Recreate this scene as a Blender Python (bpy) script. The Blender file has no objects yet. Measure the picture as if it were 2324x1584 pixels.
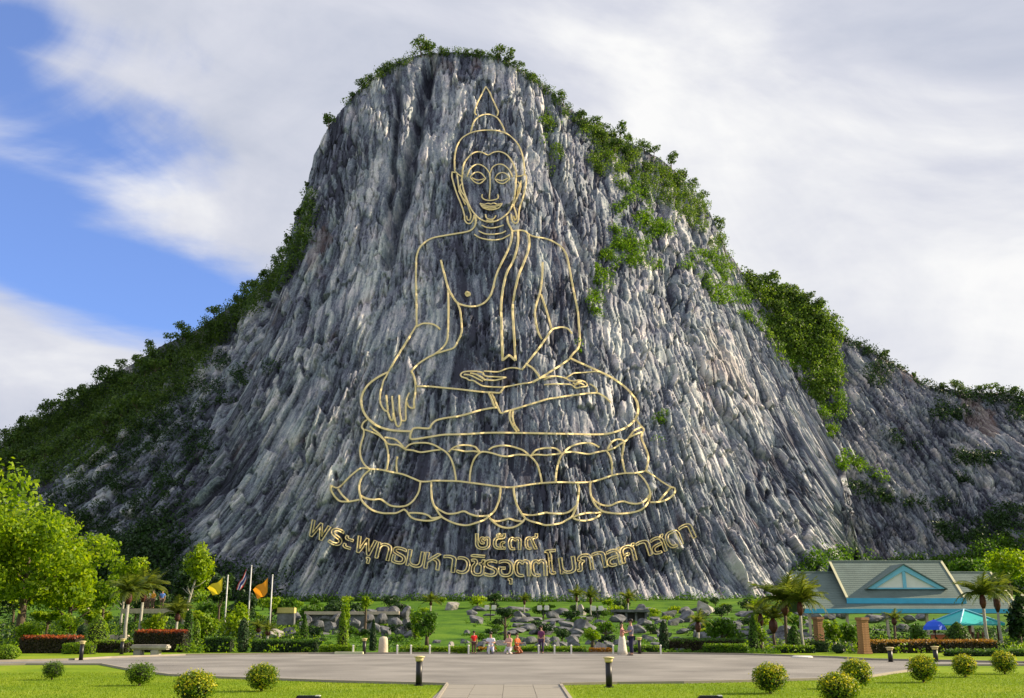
import bpy, bmesh, math, random
import numpy as np
from mathutils import Vector, Matrix
R_ = random.Random(7)
NR = np.random.RandomState(11)
scene = bpy.context.scene
COL = scene.collection
rad = math.radians

# ------------------------------------------------------------------ camera, sky, sun, exposure
FPX, CX, CY, EYE = 2300.0, 1161.5, 792.0, 1.65
TH = math.atan(620.0 / FPX)
cd = bpy.data.cameras.new('camera'); cam = bpy.data.objects.new('camera', cd); COL.objects.link(cam)
cam.location = (0, 0, EYE); cam.rotation_euler = (math.pi / 2 + TH, 0, 0)
cd.sensor_width = 36; cd.lens = 36 * FPX / 2323.0; cd.clip_start = 0.5; cd.clip_end = 6000
scene.camera = cam
SUN_AZ, SUN_EL = 80.0, 28.0            # azimuth from +Y (view direction) towards +X
SD = Vector((math.sin(rad(SUN_AZ)) * math.cos(rad(SUN_EL)), math.cos(rad(SUN_AZ)) * math.cos(rad(SUN_EL)), math.sin(rad(SUN_EL))))
sl = bpy.data.lights.new('sun', 'SUN'); sl.energy = 5.0; sl.angle = rad(0.6); sl.color = (1.0, 0.82, 0.57)
so = bpy.data.objects.new('sun', sl); COL.objects.link(so)
so.rotation_euler = (-SD).to_track_quat('-Z', 'Y').to_euler(); so.location = (0, 0, 300)
vs = scene.view_settings
vs.view_transform = 'Standard'; vs.look = 'None'; vs.gamma = 1; vs.use_curve_mapping = False; vs.exposure = 0.86
scene.cycles.max_bounces = 5; scene.cycles.diffuse_bounces = 3; scene.cycles.transmission_bounces = 3
world = bpy.data.worlds.new('World'); scene.world = world; world.use_nodes = True
def sky_nodes():
    nt = world.node_tree; N = nt.nodes; L = nt.links
    for n in list(N): N.remove(n)
    out = N.new('ShaderNodeOutputWorld'); bg = N.new('ShaderNodeBackground'); bg.inputs['Strength'].default_value = 0.0555
    L.new(bg.outputs[0], out.inputs[0])
    sky = N.new('ShaderNodeTexSky'); sky.sky_type = 'NISHITA'; sky.sun_disc = False
    sky.sun_elevation = rad(SUN_EL); sky.sun_rotation = rad(SUN_AZ); sky.air_density = 1.0; sky.dust_density = 0.4; sky.ozone_density = 3.0
    tc = N.new('ShaderNodeTexCoord')
    def vm(op, a, b=None):
        n = N.new('ShaderNodeVectorMath'); n.operation = op; L.new(a, n.inputs[0])
        if b is not None:
            if isinstance(b, tuple): n.inputs[1].default_value = b
            else: L.new(b, n.inputs[1])
        return n
    def mt(op, a, b=0.0, c=0.0, clamp=False):
        n = N.new('ShaderNodeMath'); n.operation = op; n.use_clamp = clamp
        for i, v in enumerate((a, b, c)):
            if isinstance(v, (int, float)): n.inputs[i].default_value = v
            else: L.new(v, n.inputs[i])
        return n.outputs[0]
    d = tc.outputs['Generated']
    def direction(px, py):
        x = (px - CX) / FPX; y = (CY - py) / FPX
        v = Vector((x, math.cos(TH) - y * math.sin(TH), math.sin(TH) + y * math.cos(TH)))
        return v.normalized()
    def noise(scale, rot, stretch, detail, rough, dist=0.0, loc=(0, 0, 0)):
        mp = N.new('ShaderNodeMapping'); mp.vector_type = 'TEXTURE'
        mp.inputs['Rotation'].default_value = rot; mp.inputs['Scale'].default_value = stretch; mp.inputs['Location'].default_value = loc
        L.new(d, mp.inputs['Vector'])
        n = N.new('ShaderNodeTexNoise'); n.inputs['Scale'].default_value = scale; n.inputs['Detail'].default_value = detail
        n.inputs['Roughness'].default_value = rough; n.inputs['Distortion'].default_value = dist
        L.new(mp.outputs[0], n.inputs['Vector']); return n.outputs['Fac']
    rot = (0, rad(12), 0)
    nz = noise(3.0, rot, (1.9, 1.4, 0.85), 8, 0.55, 0.8)
    nf = noise(9.0, rot, (2.0, 1.5, 0.8), 6, 0.6, 0.5, (3, 1, 2))
    # clear gaps between the cloud banks: soft elliptical openings, ragged by noise
    def gap(px, py, wx, wy, tilt):
        c = direction(px, py)
        right = Vector((1, 0, 0)) - c * c.x; right.normalize(); up = right.cross(c) * 1.0
        t = rad(tilt); a = right * math.cos(t) + up * math.sin(t); b = up * math.cos(t) - right * math.sin(t)
        s = vm('SUBTRACT', d, tuple(c))
        da = vm('DOT_PRODUCT', s.outputs[0], tuple(a / (wx / FPX))).outputs['Value']
        db = vm('DOT_PRODUCT', s.outputs[0], tuple(b / (wy / FPX))).outputs['Value']
        r = mt('SQRT', mt('ADD', mt('MULTIPLY', da, da), mt('MULTIPLY', db, db)))
        return mt('SUBTRACT', 1.0, r)
    g = gap(-20, 160, 360, 150, -28)
    g = mt('MAXIMUM', g, gap(30, 60, 300, 110, -10))
    g = mt('MAXIMUM', g, gap(250, 640, 480, 130, -20))
    g = mt('MAXIMUM', g, gap(-80, 520, 300, 130, 0))
    g = mt('MAXIMUM', g, gap(-900, 300, 700, 260, -15))
    g = mt('MAXIMUM', g, gap(-1900, -200, 900, 320, 10))
    nn = mt('SUBTRACT', nz, 0.5)
    m = mt('MULTIPLY_ADD', nn, 3.0, g)
    m = mt('MULTIPLY_ADD', mt('SUBTRACT', nf, 0.5), 0.9, m)
    clear = N.new('ShaderNodeMapRange'); clear.interpolation_type = 'SMOOTHSTEP'
    clear.inputs['From Min'].default_value = -0.12; clear.inputs['From Max'].default_value = 0.62
    L.new(m, clear.inputs['Value'])
    # cloud brightness: pale with soft grey bands
    cb = noise(3.6, rot, (1.8, 1.4, 0.8), 7, 0.55, 0.9, (5, 5, 5))
    cb2 = noise(11.0, rot, (1.9, 1.4, 0.7), 5, 0.6, 0.4, (1, 7, 2))
    cbm = mt('ADD', cb, mt('MULTIPLY', mt('SUBTRACT', cb2, 0.5), 0.3))
    cbm = mt('ADD', cbm, mt('MULTIPLY', mt('MAXIMUM', gap(1950, 560, 900, 480, -25), 0.0), 0.26))
    cbm = mt('ADD', cbm, mt('MULTIPLY', mt('MAXIMUM', gap(330, 420, 420, 130, -12), 0.0), 0.22))
    rmp = N.new('ShaderNodeValToRGB'); e = rmp.color_ramp.elements
    e[0].position = 0.3; e[0].color = (0.56, 0.60, 0.72, 1); e[1].position = 0.72; e[1].color = (1.0, 1.0, 1.0, 1)
    el = rmp.color_ramp.elements.new(0.5); el.color = (0.72, 0.74, 0.83, 1)
    L.new(cbm, rmp.inputs[0])
    br = vm('MULTIPLY', rmp.outputs[0], (9.6, 9.6, 9.6))
    blue = vm('ADD', vm('MULTIPLY', sky.outputs[0], (0.95, 1.2, 1.9)).outputs[0], (0.9, 1.1, 1.4))
    mix = N.new('ShaderNodeMixRGB'); L.new(clear.outputs[0], mix.inputs[0]); L.new(br.outputs[0], mix.inputs[1]); L.new(blue.outputs[0], mix.inputs[2])
    L.new(mix.outputs[0], bg.inputs['Color'])
sky_nodes()

# ------------------------------------------------------------------ pixel geometry (display px of the photo, 2323 x 1584)
def ray(px, py):
    x = (px - CX) / FPX; y = (CY - py) / FPX
    return Vector((x, math.cos(TH) - y * math.sin(TH), math.sin(TH) + y * math.cos(TH)))
def at(px, py, Y):
    d = ray(px, py); t = Y / d.y
    return Vector((d.x * t, Y, EYE + d.z * t))
def on_flat(px, py):
    d = ray(px, py); t = -EYE / d.z
    return Vector((d.x * t, d.y * t, 0.0))
def project(V):
    z = V[..., 1] * math.cos(TH) + (V[..., 2] - EYE) * math.sin(TH)
    y = -V[..., 1] * math.sin(TH) + (V[..., 2] - EYE) * math.cos(TH)
    return CX + FPX * V[..., 0] / z, CY - FPX * y / z

# ------------------------------------------------------------------ numpy noise
def _h(ix, iy, seed):
    n = (ix.astype(np.int64) * 374761393 + iy.astype(np.int64) * 668265263 + seed * 974634777) & 0x7fffffff
    n = ((n ^ (n >> 13)) * 1274126177) & 0x7fffffff
    n = ((n ^ (n >> 16)) * 2246822519) & 0x7fffffff
    return ((n ^ (n >> 15)) & 0xffffff) / float(0xffffff)
def vnoise(x, y, seed=0):
    ix = np.floor(x); iy = np.floor(y); fx = x - ix; fy = y - iy
    fx = fx * fx * (3 - 2 * fx); fy = fy * fy * (3 - 2 * fy)
    a = _h(ix, iy, seed); b = _h(ix + 1, iy, seed); c = _h(ix, iy + 1, seed); d = _h(ix + 1, iy + 1, seed)
    return (a + (b - a) * fx) * (1 - fy) + (c + (d - c) * fx) * fy
def fbm(x, y, oct=4, seed=0, gain=0.5):
    s = np.zeros_like(x); a = 1.0; t = 0
    for o in range(oct):
        s += a * (vnoise(x, y, seed + o * 17) - 0.5); t += a; a *= gain; x = x * 2.03 + 5.1; y = y * 2.03 + 3.7
    return s / t * 2
def cells(x, y, seed=0):
    """planar facets: random height and tilt per jittered cell; returns value, cell random, edge distance"""
    ix = np.floor(x); iy = np.floor(y)
    best = np.full(x.shape, 9e9); second = np.full(x.shape, 9e9); val = np.zeros(x.shape); rnd = np.zeros(x.shape)
    for dx in (-1, 0, 1):
        for dy in (-1, 0, 1):
            cx = ix + dx; cy = iy + dy
            jx = cx + _h(cx, cy, seed + 1); jy = cy + _h(cx, cy, seed + 2)
            ex = x - jx; ey = y - jy; d = ex * ex + ey * ey
            r = _h(cx, cy, seed + 3); tx = _h(cx, cy, seed + 4) - 0.5; ty = _h(cx, cy, seed + 5) - 0.5
            v = (r - 0.5) + ex * tx * 1.6 + ey * ty * 1.0
            near = d < best
            second = np.where(near, best, np.minimum(second, d))
            val = np.where(near, v, val); rnd = np.where(near, r, rnd); best = np.where(near, d, best)
    return val, rnd, np.sqrt(second) - np.sqrt(best)

# ------------------------------------------------------------------ object helpers
def tag(o, label=None, cat=None, group=None, kind=None):
    if label: o['label'] = label
    if cat: o['category'] = cat
    if group: o['group'] = group
    if kind: o['kind'] = kind
    return o
def link(name, me, parent=None, mats=(), loc=None, rot=None):
    o = bpy.data.objects.new(name, me); COL.objects.link(o)
    if me is not None:
        for m in mats:
            if m.name not in [q.name for q in me.materials if q]: me.materials.append(m)
    if parent: o.parent = parent
    if loc is not None: o.location = loc
    if rot is not None: o.rotation_euler = rot
    return o
def empty(name, loc, label, cat, group=None, rotz=0.0, scale=None):
    o = bpy.data.objects.new(name, None); COL.objects.link(o); o.location = loc; o.rotation_euler = (0, 0, rotz)
    if scale: o.scale = scale
    o.empty_display_size = 0.2
    return tag(o, label, cat, group)
def np_mesh(name, V, F, smooth=False, uv=None, attrs=None):
    V = np.asarray(V, dtype=np.float32); F = np.asarray(F, dtype=np.int32)
    k = F.shape[1]; me = bpy.data.meshes.new(name)
    me.vertices.add(len(V)); me.vertices.foreach_set('co', V.ravel())
    me.loops.add(F.size); me.loops.foreach_set('vertex_index', F.ravel())
    me.polygons.add(len(F)); me.polygons.foreach_set('loop_start', np.arange(0, F.size, k, dtype=np.int32))
    if smooth: me.polygons.foreach_set('use_smooth', np.ones(len(F), dtype=bool))
    if uv is not None:
        l = me.uv_layers.new(name='UVMap'); l.data.foreach_set('uv', np.asarray(uv, dtype=np.float32)[F.ravel()].ravel())
    for nm, a in (attrs or {}).items():
        at_ = me.attributes.new(nm, 'FLOAT', 'POINT'); at_.data.foreach_set('value', np.asarray(a, dtype=np.float32))
    me.update(calc_edges=True); me.validate()
    return me
class MB:
    def __init__(s): s.v = []; s.f = []
    def add(s, V, F):
        n = len(s.v); s.v += [tuple(p) for p in V]; s.f += [tuple(i + n for i in f) for f in F]; return s
    def box(s, x0, x1, y0, y1, z0, z1):
        return s.add([(x0, y0, z0), (x1, y0, z0), (x1, y1, z0), (x0, y1, z0), (x0, y0, z1), (x1, y0, z1), (x1, y1, z1), (x0, y1, z1)],
                     [(0, 3, 2, 1), (4, 5, 6, 7), (0, 1, 5, 4), (1, 2, 6, 5), (2, 3, 7, 6), (3, 0, 4, 7)])
    def lathe(s, prof, n=12, c=(0, 0)):
        V = []; F = []
        for r, z in prof:
            for k in range(n): V.append((c[0] + r * math.cos(2 * math.pi * k / n), c[1] + r * math.sin(2 * math.pi * k / n), z))
        for i in range(len(prof) - 1):
            for k in range(n): F.append((i * n + k, i * n + (k + 1) % n, (i + 1) * n + (k + 1) % n, (i + 1) * n + k))
        F.append(tuple(range(n))[::-1]); F.append(tuple((len(prof) - 1) * n + k for k in range(n)))
        return s.add(V, F)
    def tube(s, pts, rr, n=6):
        pts = [Vector(p) for p in pts]; V = []; F = []
        if not isinstance(rr, (list, tuple)): rr = [rr] * len(pts)
        ref = Vector((0, 0, 1))
        d0 = (pts[-1] - pts[0]).normalized()
        if abs(d0.z) > 0.8: ref = Vector((0, 1, 0))
        for i, p in enumerate(pts):
            t = (pts[min(i + 1, len(pts) - 1)] - pts[max(i - 1, 0)]).normalized()
            a = t.cross(ref); a = a.normalized() if a.length > 1e-4 else Vector((1, 0, 0)); b = t.cross(a)
            for k in range(n):
                w = 2 * math.pi * k / n; V.append(p + (a * math.cos(w) + b * math.sin(w)) * rr[i])
        for i in range(len(pts) - 1):
            for k in range(n): F.append((i * n + k, i * n + (k + 1) % n, (i + 1) * n + (k + 1) % n, (i + 1) * n + k))
        F.append(tuple(range(n))[::-1]); F.append(tuple((len(pts) - 1) * n + k for k in range(n)))
        return s.add(V, F)
    def prism(s, poly, y0, y1):
        n = len(poly); V = [(p[0], y0, p[1]) for p in poly] + [(p[0], y1, p[1]) for p in poly]
        return s.add(V, [tuple(range(n)), tuple(range(2 * n - 1, n - 1, -1))] + [(i, i + n, (i + 1) % n + n, (i + 1) % n) for i in range(n)])
    def mesh(s, name, smooth=False, bevel=0):
        me = bpy.data.meshes.new(name); me.from_pydata(s.v, [], s.f)
        bm = bmesh.new(); bm.from_mesh(me)
        bmesh.ops.recalc_face_normals(bm, faces=bm.faces)
        if bevel: bmesh.ops.bevel(bm, geom=list(bm.edges), offset=bevel, segments=2, affect='EDGES', clamp_overlap=True)
        bm.to_mesh(me); bm.free()
        if smooth: me.polygons.foreach_set('use_smooth', np.ones(len(me.polygons), dtype=bool))
        me.update(); return me
    def obj(s, name, m, parent=None, smooth=False, bevel=0, loc=None, rot=None):
        return link(name, s.mesh(name, smooth, bevel), parent, (m,) if not isinstance(m, (list, tuple)) else m, loc, rot)

# ------------------------------------------------------------------ materials
def new_mat(name):
    m = bpy.data.materials.new(name); m.use_nodes = True; nt = m.node_tree
    b = nt.nodes['Principled BSDF']; return m, nt, nt.nodes, nt.links, b
def flat(name, c, rough=0.6, var=0.12, scale=3.0, bump=0.0, metal=0.0, bscale=None, spec=0.4):
    m, nt, N, L, b = new_mat(name)
    b.inputs['Roughness'].default_value = rough; b.inputs['Metallic'].default_value = metal
    b.inputs['Specular IOR Level'].default_value = spec
    tc = N.new('ShaderNodeTexCoord'); n = N.new('ShaderNodeTexNoise'); n.inputs['Scale'].default_value = scale; n.inputs['Detail'].default_value = 6
    L.new(tc.outputs['Object'], n.inputs['Vector'])
    r = N.new('ShaderNodeValToRGB'); e = r.color_ramp.elements
    e[0].position = 0.3; e[1].position = 0.7
    e[0].color = tuple(max(0, x * (1 - var)) for x in c) + (1,); e[1].color = tuple(min(1, x * (1 + var)) for x in c) + (1,)
    L.new(n.outputs['Fac'], r.inputs[0]); L.new(r.outputs[0], b.inputs['Base Color'])
    if bump:
        n2 = N.new('ShaderNodeTexNoise'); n2.inputs['Scale'].default_value = bscale or scale * 4; n2.inputs['Detail'].default_value = 5
        L.new(tc.outputs['Object'], n2.inputs['Vector'])
        bp = N.new('ShaderNodeBump'); bp.inputs['Strength'].default_value = bump; bp.inputs['Distance'].default_value = 0.05
        L.new(n2.outputs['Fac'], bp.inputs['Height']); L.new(bp.outputs[0], b.inputs['Normal'])
    return m
def leafmat(name, stops, transl=0.4, rough=0.5, patch=0.0):
    """stops: colours from darkest to lightest, spread leaf by leaf"""
    m, nt, N, L, b = new_mat(name)
    g = N.new('ShaderNodeNewGeometry'); r = N.new('ShaderNodeValToRGB'); e = r.color_ramp.elements
    for i, c in enumerate(stops):
        p = i / max(1, len(stops) - 1)
        if i == 0: e[0].position = 0; q = e[0]
        elif i == len(stops) - 1: q = [x for x in e][-1]; q.position = 1
        else: q = e.new(p)
        q.color = tuple(c) + (1,)
    tc = N.new('ShaderNodeTexCoord'); n = N.new('ShaderNodeTexNoise'); n.inputs['Scale'].default_value = 0.35 if patch == 0 else patch; n.inputs['Detail'].default_value = 3
    L.new(g.outputs['Position'], n.inputs['Vector'])
    ma = N.new('ShaderNodeMath'); ma.operation = 'MULTIPLY_ADD'; L.new(n.outputs['Fac'], ma.inputs[0]); ma.inputs[1].default_value = 1.3; ma.inputs[2].default_value = -0.45
    mb = N.new('ShaderNodeMath'); mb.operation = 'MULTIPLY_ADD'; L.new(g.outputs['Random Per Island'], mb.inputs[0]); mb.inputs[1].default_value = 0.62; L.new(ma.outputs[0], mb.inputs[2])
    L.new(mb.outputs[0], r.inputs[0])
    L.new(r.outputs[0], b.inputs['Base Color']); b.inputs['Roughness'].default_value = rough; b.inputs['Specular IOR Level'].default_value = 0.25
    t = N.new('ShaderNodeBsdfTranslucent'); mc = N.new('ShaderNodeVectorMath'); mc.operation = 'MULTIPLY'; mc.inputs[1].default_value = (1.5, 1.45, 0.6)
    L.new(r.outputs[0], mc.inputs[0]); L.new(mc.outputs[0], t.inputs['Color'])
    mx = N.new('ShaderNodeMixShader'); mx.inputs[0].default_value = transl
    L.new(b.outputs[0], mx.inputs[1]); L.new(t.outputs[0], mx.inputs[2]); L.new(mx.outputs[0], N['Material Output'].inputs[0])
    return m
def rockmat(name, scale=1.0, tint=(1, 1, 1), warm=0.25):
    """weathered limestone: streaks along the fall line (UV in metres), block to block changes, painted crevice shade, dark and rusty stains"""
    m, nt, N, L, b = new_mat(name)
    b.inputs['Roughness'].default_value = 0.85; b.inputs['Specular IOR Level'].default_value = 0.25
    uv = N.new('ShaderNodeUVMap'); uv.uv_map = 'UVMap'
    def nz(sx, sy, detail, rough, loc=0.0, dist=0.3):
        mp = N.new('ShaderNodeMapping'); mp.inputs['Scale'].default_value = (sx * scale, sy * scale, 1); mp.inputs['Location'].default_value = (loc, loc * 1.7, 0)
        L.new(uv.outputs[0], mp.inputs[0]); n = N.new('ShaderNodeTexNoise'); n.inputs['Scale'].default_value = 1; n.inputs['Detail'].default_value = detail
        n.inputs['Roughness'].default_value = rough; n.inputs['Distortion'].default_value = dist; L.new(mp.outputs[0], n.inputs['Vector']); return n.outputs['Fac']
    def mt(op, a, b_=0.0, c=0.0, clamp=False):
        n = N.new('ShaderNodeMath'); n.operation = op; n.use_clamp = clamp
        for i, v in enumerate((a, b_, c)):
            if isinstance(v, (int, float)): n.inputs[i].default_value = v
            else: L.new(v, n.inputs[i])
        return n.outputs[0]
    def attr(nm):
        a = N.new('ShaderNodeAttribute'); a.attribute_name = nm; return a.outputs['Fac']
    streak = nz(0.62, 0.11, 8, 0.68); fine = nz(4.6, 1.5, 6, 0.8, 3.0, 0.0); big = nz(0.07, 0.03, 4, 0.5, 9.0)
    cell = attr('cell'); stain_shade = attr('stain_shade'); pale = attr('pale')
    v = mt('MULTIPLY_ADD', mt('SUBTRACT', streak, 0.5), 1.3, 0.42)
    v = mt('MULTIPLY_ADD', pale, 0.17, v)
    v = mt('MULTIPLY_ADD', mt('SUBTRACT', fine, 0.5), 1.7, v)
    v = mt('MULTIPLY_ADD', mt('SUBTRACT', cell, 0.5), 1.15, v)
    v = mt('MULTIPLY_ADD', mt('SUBTRACT', big, 0.5), 0.8, v)
    v = mt('SUBTRACT', v, mt('MULTIPLY', mt('MULTIPLY', stain_shade, mt('MULTIPLY', nz(0.3, 0.08, 5, 0.6, 55.0), 2.0)), 0.26))  # darkens the stained rock and the shade painted into the summit crevices
    v = mt('ADD', v, 0.06)
    r = N.new('ShaderNodeValToRGB'); e = r.color_ramp.elements
    def C(c): return tuple(x * t for x, t in zip(c, tint)) + (1,)
    e[0].position = 0.0; e[0].color = C((0.045, 0.047, 0.066)); e[1].position = 0.98; e[1].color = C((0.66, 0.63, 0.58))
    for p, c in ((0.2, (0.10, 0.11, 0.14)), (0.46, (0.215, 0.24, 0.27)), (0.72, (0.375, 0.385, 0.38))):
        q = e.new(p); q.color = C(c)
    L.new(v, r.inputs[0])
    hue = nz(0.25, 0.12, 4, 0.6, 21.0)
    hr = N.new('ShaderNodeValToRGB'); h = hr.color_ramp.elements
    h[0].position = 0.35; h[0].color = (1.05, 0.98, 1.03, 1); h[1].position = 0.65; h[1].color = (0.96, 1.02, 1.0, 1)
    L.new(hue, hr.inputs[0])
    mu = N.new('ShaderNodeVectorMath'); mu.operation = 'MULTIPLY'; L.new(r.outputs[0], mu.inputs[0]); L.new(hr.outputs[0], mu.inputs[1])
    rust = nz(0.16, 0.10, 5, 0.65, 33.0)
    rr = N.new('ShaderNodeMapRange'); rr.inputs['From Min'].default_value = 0.60; rr.inputs['From Max'].default_value = 0.72; L.new(mt('MULTIPLY_ADD', attr('rust'), 0.22, rust), rr.inputs['Value'])
    mx = N.new('ShaderNodeMixRGB'); L.new(mt('MULTIPLY', rr.outputs[0], warm), mx.inputs[0]); L.new(mu.outputs[0], mx.inputs[1]); mx.inputs[2].default_value = (0.24, 0.13, 0.075, 1)
    L.new(mx.outputs[0], b.inputs['Base Color'])
    bp = N.new('ShaderNodeBump'); bp.inputs['Strength'].default_value = 0.7; bp.inputs['Distance'].default_value = 0.25
    L.new(mt('MULTIPLY_ADD', fine, 0.6, streak), bp.inputs['Height']); L.new(bp.outputs[0], b.inputs['Normal'])
    return m
def grassmat(name, a, b_, c, s=1.0):
    m, nt, N, L, b = new_mat(name); b.inputs['Roughness'].default_value = 0.9; b.inputs['Specular IOR Level'].default_value = 0.1
    tc = N.new('ShaderNodeTexCoord')
    n = N.new('ShaderNodeTexNoise'); n.inputs['Scale'].default_value = 0.28 * s; n.inputs['Detail'].default_value = 8; n.inputs['Roughness'].default_value = 0.65
    n2 = N.new('ShaderNodeTexNoise'); n2.inputs['Scale'].default_value = 9 * s; n2.inputs['Detail'].default_value = 6
    L.new(tc.outputs['Object'], n.inputs[0]); L.new(tc.outputs['Object'], n2.inputs[0])
    ad = N.new('ShaderNodeMath'); ad.operation = 'MULTIPLY_ADD'; L.new(n2.outputs['Fac'], ad.inputs[0]); ad.inputs[1].default_value = 0.55; L.new(n.outputs['Fac'], ad.inputs[2])
    r = N.new('ShaderNodeValToRGB'); e = r.color_ramp.elements
    e[0].position = 0.60; e[0].color = a + (1,); e[1].position = 0.94; e[1].color = c + (1,); q = e.new(0.76); q.color = b_ + (1,)
    L.new(ad.outputs[0], r.inputs[0]); L.new(r.outputs[0], b.inputs['Base Color'])
    bp = N.new('ShaderNodeBump'); bp.inputs['Strength'].default_value = 0.6; bp.inputs['Distance'].default_value = 0.04; L.new(n2.outputs['Fac'], bp.inputs['Height']); L.new(bp.outputs[0], b.inputs['Normal'])
    return m
M_rock = rockmat('limestone', 1.0, (0.95, 0.97, 1.03))
M_rock2 = rockmat('limestone_far', 0.8, (0.92, 0.93, 0.98), 0.4)
M_gold = flat('gilded_line', (0.88, 0.71, 0.36), 0.8, 0.12, 0.6, spec=.15)
M_lawn = grassmat('lawn_grass', (0.105, 0.185, 0.006), (0.16, 0.245, 0.008), (0.23, 0.285, 0.02))
M_slope = grassmat('slope_grass', (0.028, 0.08, 0.010), (0.06, 0.14, 0.012), (0.11, 0.20, 0.016), 0.8)
M_plaza = flat('plaza_concrete', (0.205, 0.197, 0.185), 0.9, 0.3, 0.35, 0.35, bscale=30)
M_slab = flat('paving_slab', (0.25, 0.235, 0.205), 0.85, 0.10, 1.5, 0.2, bscale=20)
M_kerb = flat('kerb_stone', (0.30, 0.27, 0.22), 0.85, 0.1, 2.0)
M_bark = flat('bark', (0.10, 0.075, 0.05), 0.9, 0.35, 6, 0.5)
M_palebark = flat('pale_bark', (0.34, 0.33, 0.28), 0.9, 0.2, 5, 0.3)
M_bright = leafmat('bright_leaf', [(0.03, 0.075, 0.004), (0.12, 0.22, 0.005), (0.23, 0.34, 0.008), (0.32, 0.40, 0.015)], 0.5)
M_mid = leafmat('mid_leaf', [(0.022, 0.06, 0.006), (0.06, 0.145, 0.010), (0.125, 0.23, 0.016)], 0.4)
M_dark = leafmat('dark_leaf', [(0.009, 0.026, 0.010), (0.022, 0.056, 0.015), (0.05, 0.105, 0.02)], 0.25)
M_scrub = leafmat('scrub_leaf', [(0.020, 0.045, 0.016), (0.048, 0.098, 0.022), (0.095, 0.165, 0.030), (0.15, 0.22, 0.04)], 0.38)
M_scrubmid = leafmat('shoulder_scrub_leaf', [(0.022, 0.052, 0.014), (0.06, 0.12, 0.018), (0.12, 0.21, 0.022), (0.18, 0.26, 0.03)], 0.42)
M_scrubgreen = leafmat('sunny_scrub_leaf', [(0.035, 0.09, 0.008), (0.09, 0.19, 0.010), (0.18, 0.30, 0.02)], 0.45)
M_yellow = leafmat('yellow_leaf', [(0.035, 0.085, 0.006), (0.13, 0.22, 0.01), (0.42, 0.42, 0.015), (0.66, 0.56, 0.03)], 0.35, patch=2.5)
M_ygreen = leafmat('yellow_green_leaf', [(0.035, 0.09, 0.004), (0.13, 0.24, 0.008), (0.28, 0.38, 0.015)], 0.45, patch=2.0)
M_red = leafmat('red_leaf', [(0.10, 0.02, 0.008), (0.28, 0.05, 0.012), (0.42, 0.13, 0.02)], 0.3)
M_orange = leafmat('orange_leaf', [(0.14, 0.08, 0.01), (0.32, 0.15, 0.015), (0.40, 0.26, 0.03)], 0.3)
M_maroon = leafmat('maroon_hedge_leaf', [(0.012, 0.010, 0.006), (0.03, 0.022, 0.010), (0.05, 0.05, 0.014)], 0.15)
M_palm = leafmat('palm_leaf', [(0.05, 0.09, 0.014), (0.11, 0.15, 0.026), (0.20, 0.23, 0.05)], 0.45)
M_shaft = flat('palm_crownshaft', (0.075, 0.022, 0.014), 0.6, 0.3, 8)
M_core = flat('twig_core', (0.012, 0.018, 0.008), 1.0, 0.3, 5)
M_grock = flat('garden_rock', (0.125, 0.13, 0.14), 0.9, 0.6, 1.6, 0.8, bscale=6)
M_grock2 = flat('pale_garden_rock', (0.32, 0.30, 0.27), 0.9, 0.35, 1.6, 0.6, bscale=6)
M_black = flat('black_metal', (0.012, 0.012, 0.014), 0.4, 0.2, 5)
M_cream = flat('cream_lamp_top', (0.62, 0.52, 0.25), 0.5, 0.08, 5)
M_white = flat('white_paint', (0.72, 0.70, 0.64), 0.5, 0.06, 5)
M_steel = flat('flagpole_white', (0.62, 0.62, 0.60), 0.35, 0.05, 5)
M_stone = flat('pale_stone', (0.50, 0.43, 0.33), 0.8, 0.12, 4, 0.4)

# ------------------------------------------------------------------ terrain
def terrain(x, y):
    x = np.asarray(x, dtype=float); y = np.asarray(y, dtype=float)
    z = np.interp(y, [-1e4, 60, 75, 100, 150, 195, 230, 400, 3000], [0, 0, 0.25, 1.0, 2.7, 5.0, 7.5, 10, 10])
    w = np.clip((y - 62) / 20, 0, 1) * np.clip((260 - y) / 60, 0, 1)
    z = z + w * (0.5 * fbm(x * 0.05, y * 0.05, 3, 5) + 0.18 * fbm(x * 0.3, y * 0.3, 3, 8))
    mound = np.exp(-((x - -4.5) / 5.0) ** 2 - ((y - 98) / 13) ** 2) * 0.9
    return z + mound
def tz(x, y): return float(terrain(np.array([x]), np.array([y]))[0])
def spot(px, Y, py=1480):
    """world point on the ground at distance Y that shows at column px"""
    p = at(px, py, Y); return Vector((p.x, Y, tz(p.x, Y)))
def top_h(px, py, Y, base): return at(px, py, Y).z - base.z

xs = np.concatenate([-np.geomspace(3000, 130, 16), np.linspace(-125, 125, 220), np.geomspace(130, 3000, 16)])
ys = np.concatenate([[-60, -20, 0, 15, 22], np.linspace(24, 64, 20), np.linspace(66, 240, 200), np.geomspace(260, 5000, 16)])
GX, GY = np.meshgrid(xs, ys); GZ = terrain(GX, GY)
nx, ny = len(xs), len(ys)
idx = np.arange(nx * ny).reshape(ny, nx)
F = np.stack([idx[:-1, :-1], idx[:-1, 1:], idx[1:, 1:], idx[1:, :-1]], -1).reshape(-1, 4)
gm = np_mesh('ground', np.stack([GX, GY, GZ], -1).reshape(-1, 3), F, True)
ground = tag(link('ground', gm, None, (M_lawn, M_slope)), kind='structure')
cy = GY[:-1, :-1].ravel(); gm.polygons.foreach_set('material_index', (cy > 58).astype(np.int32))

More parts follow.
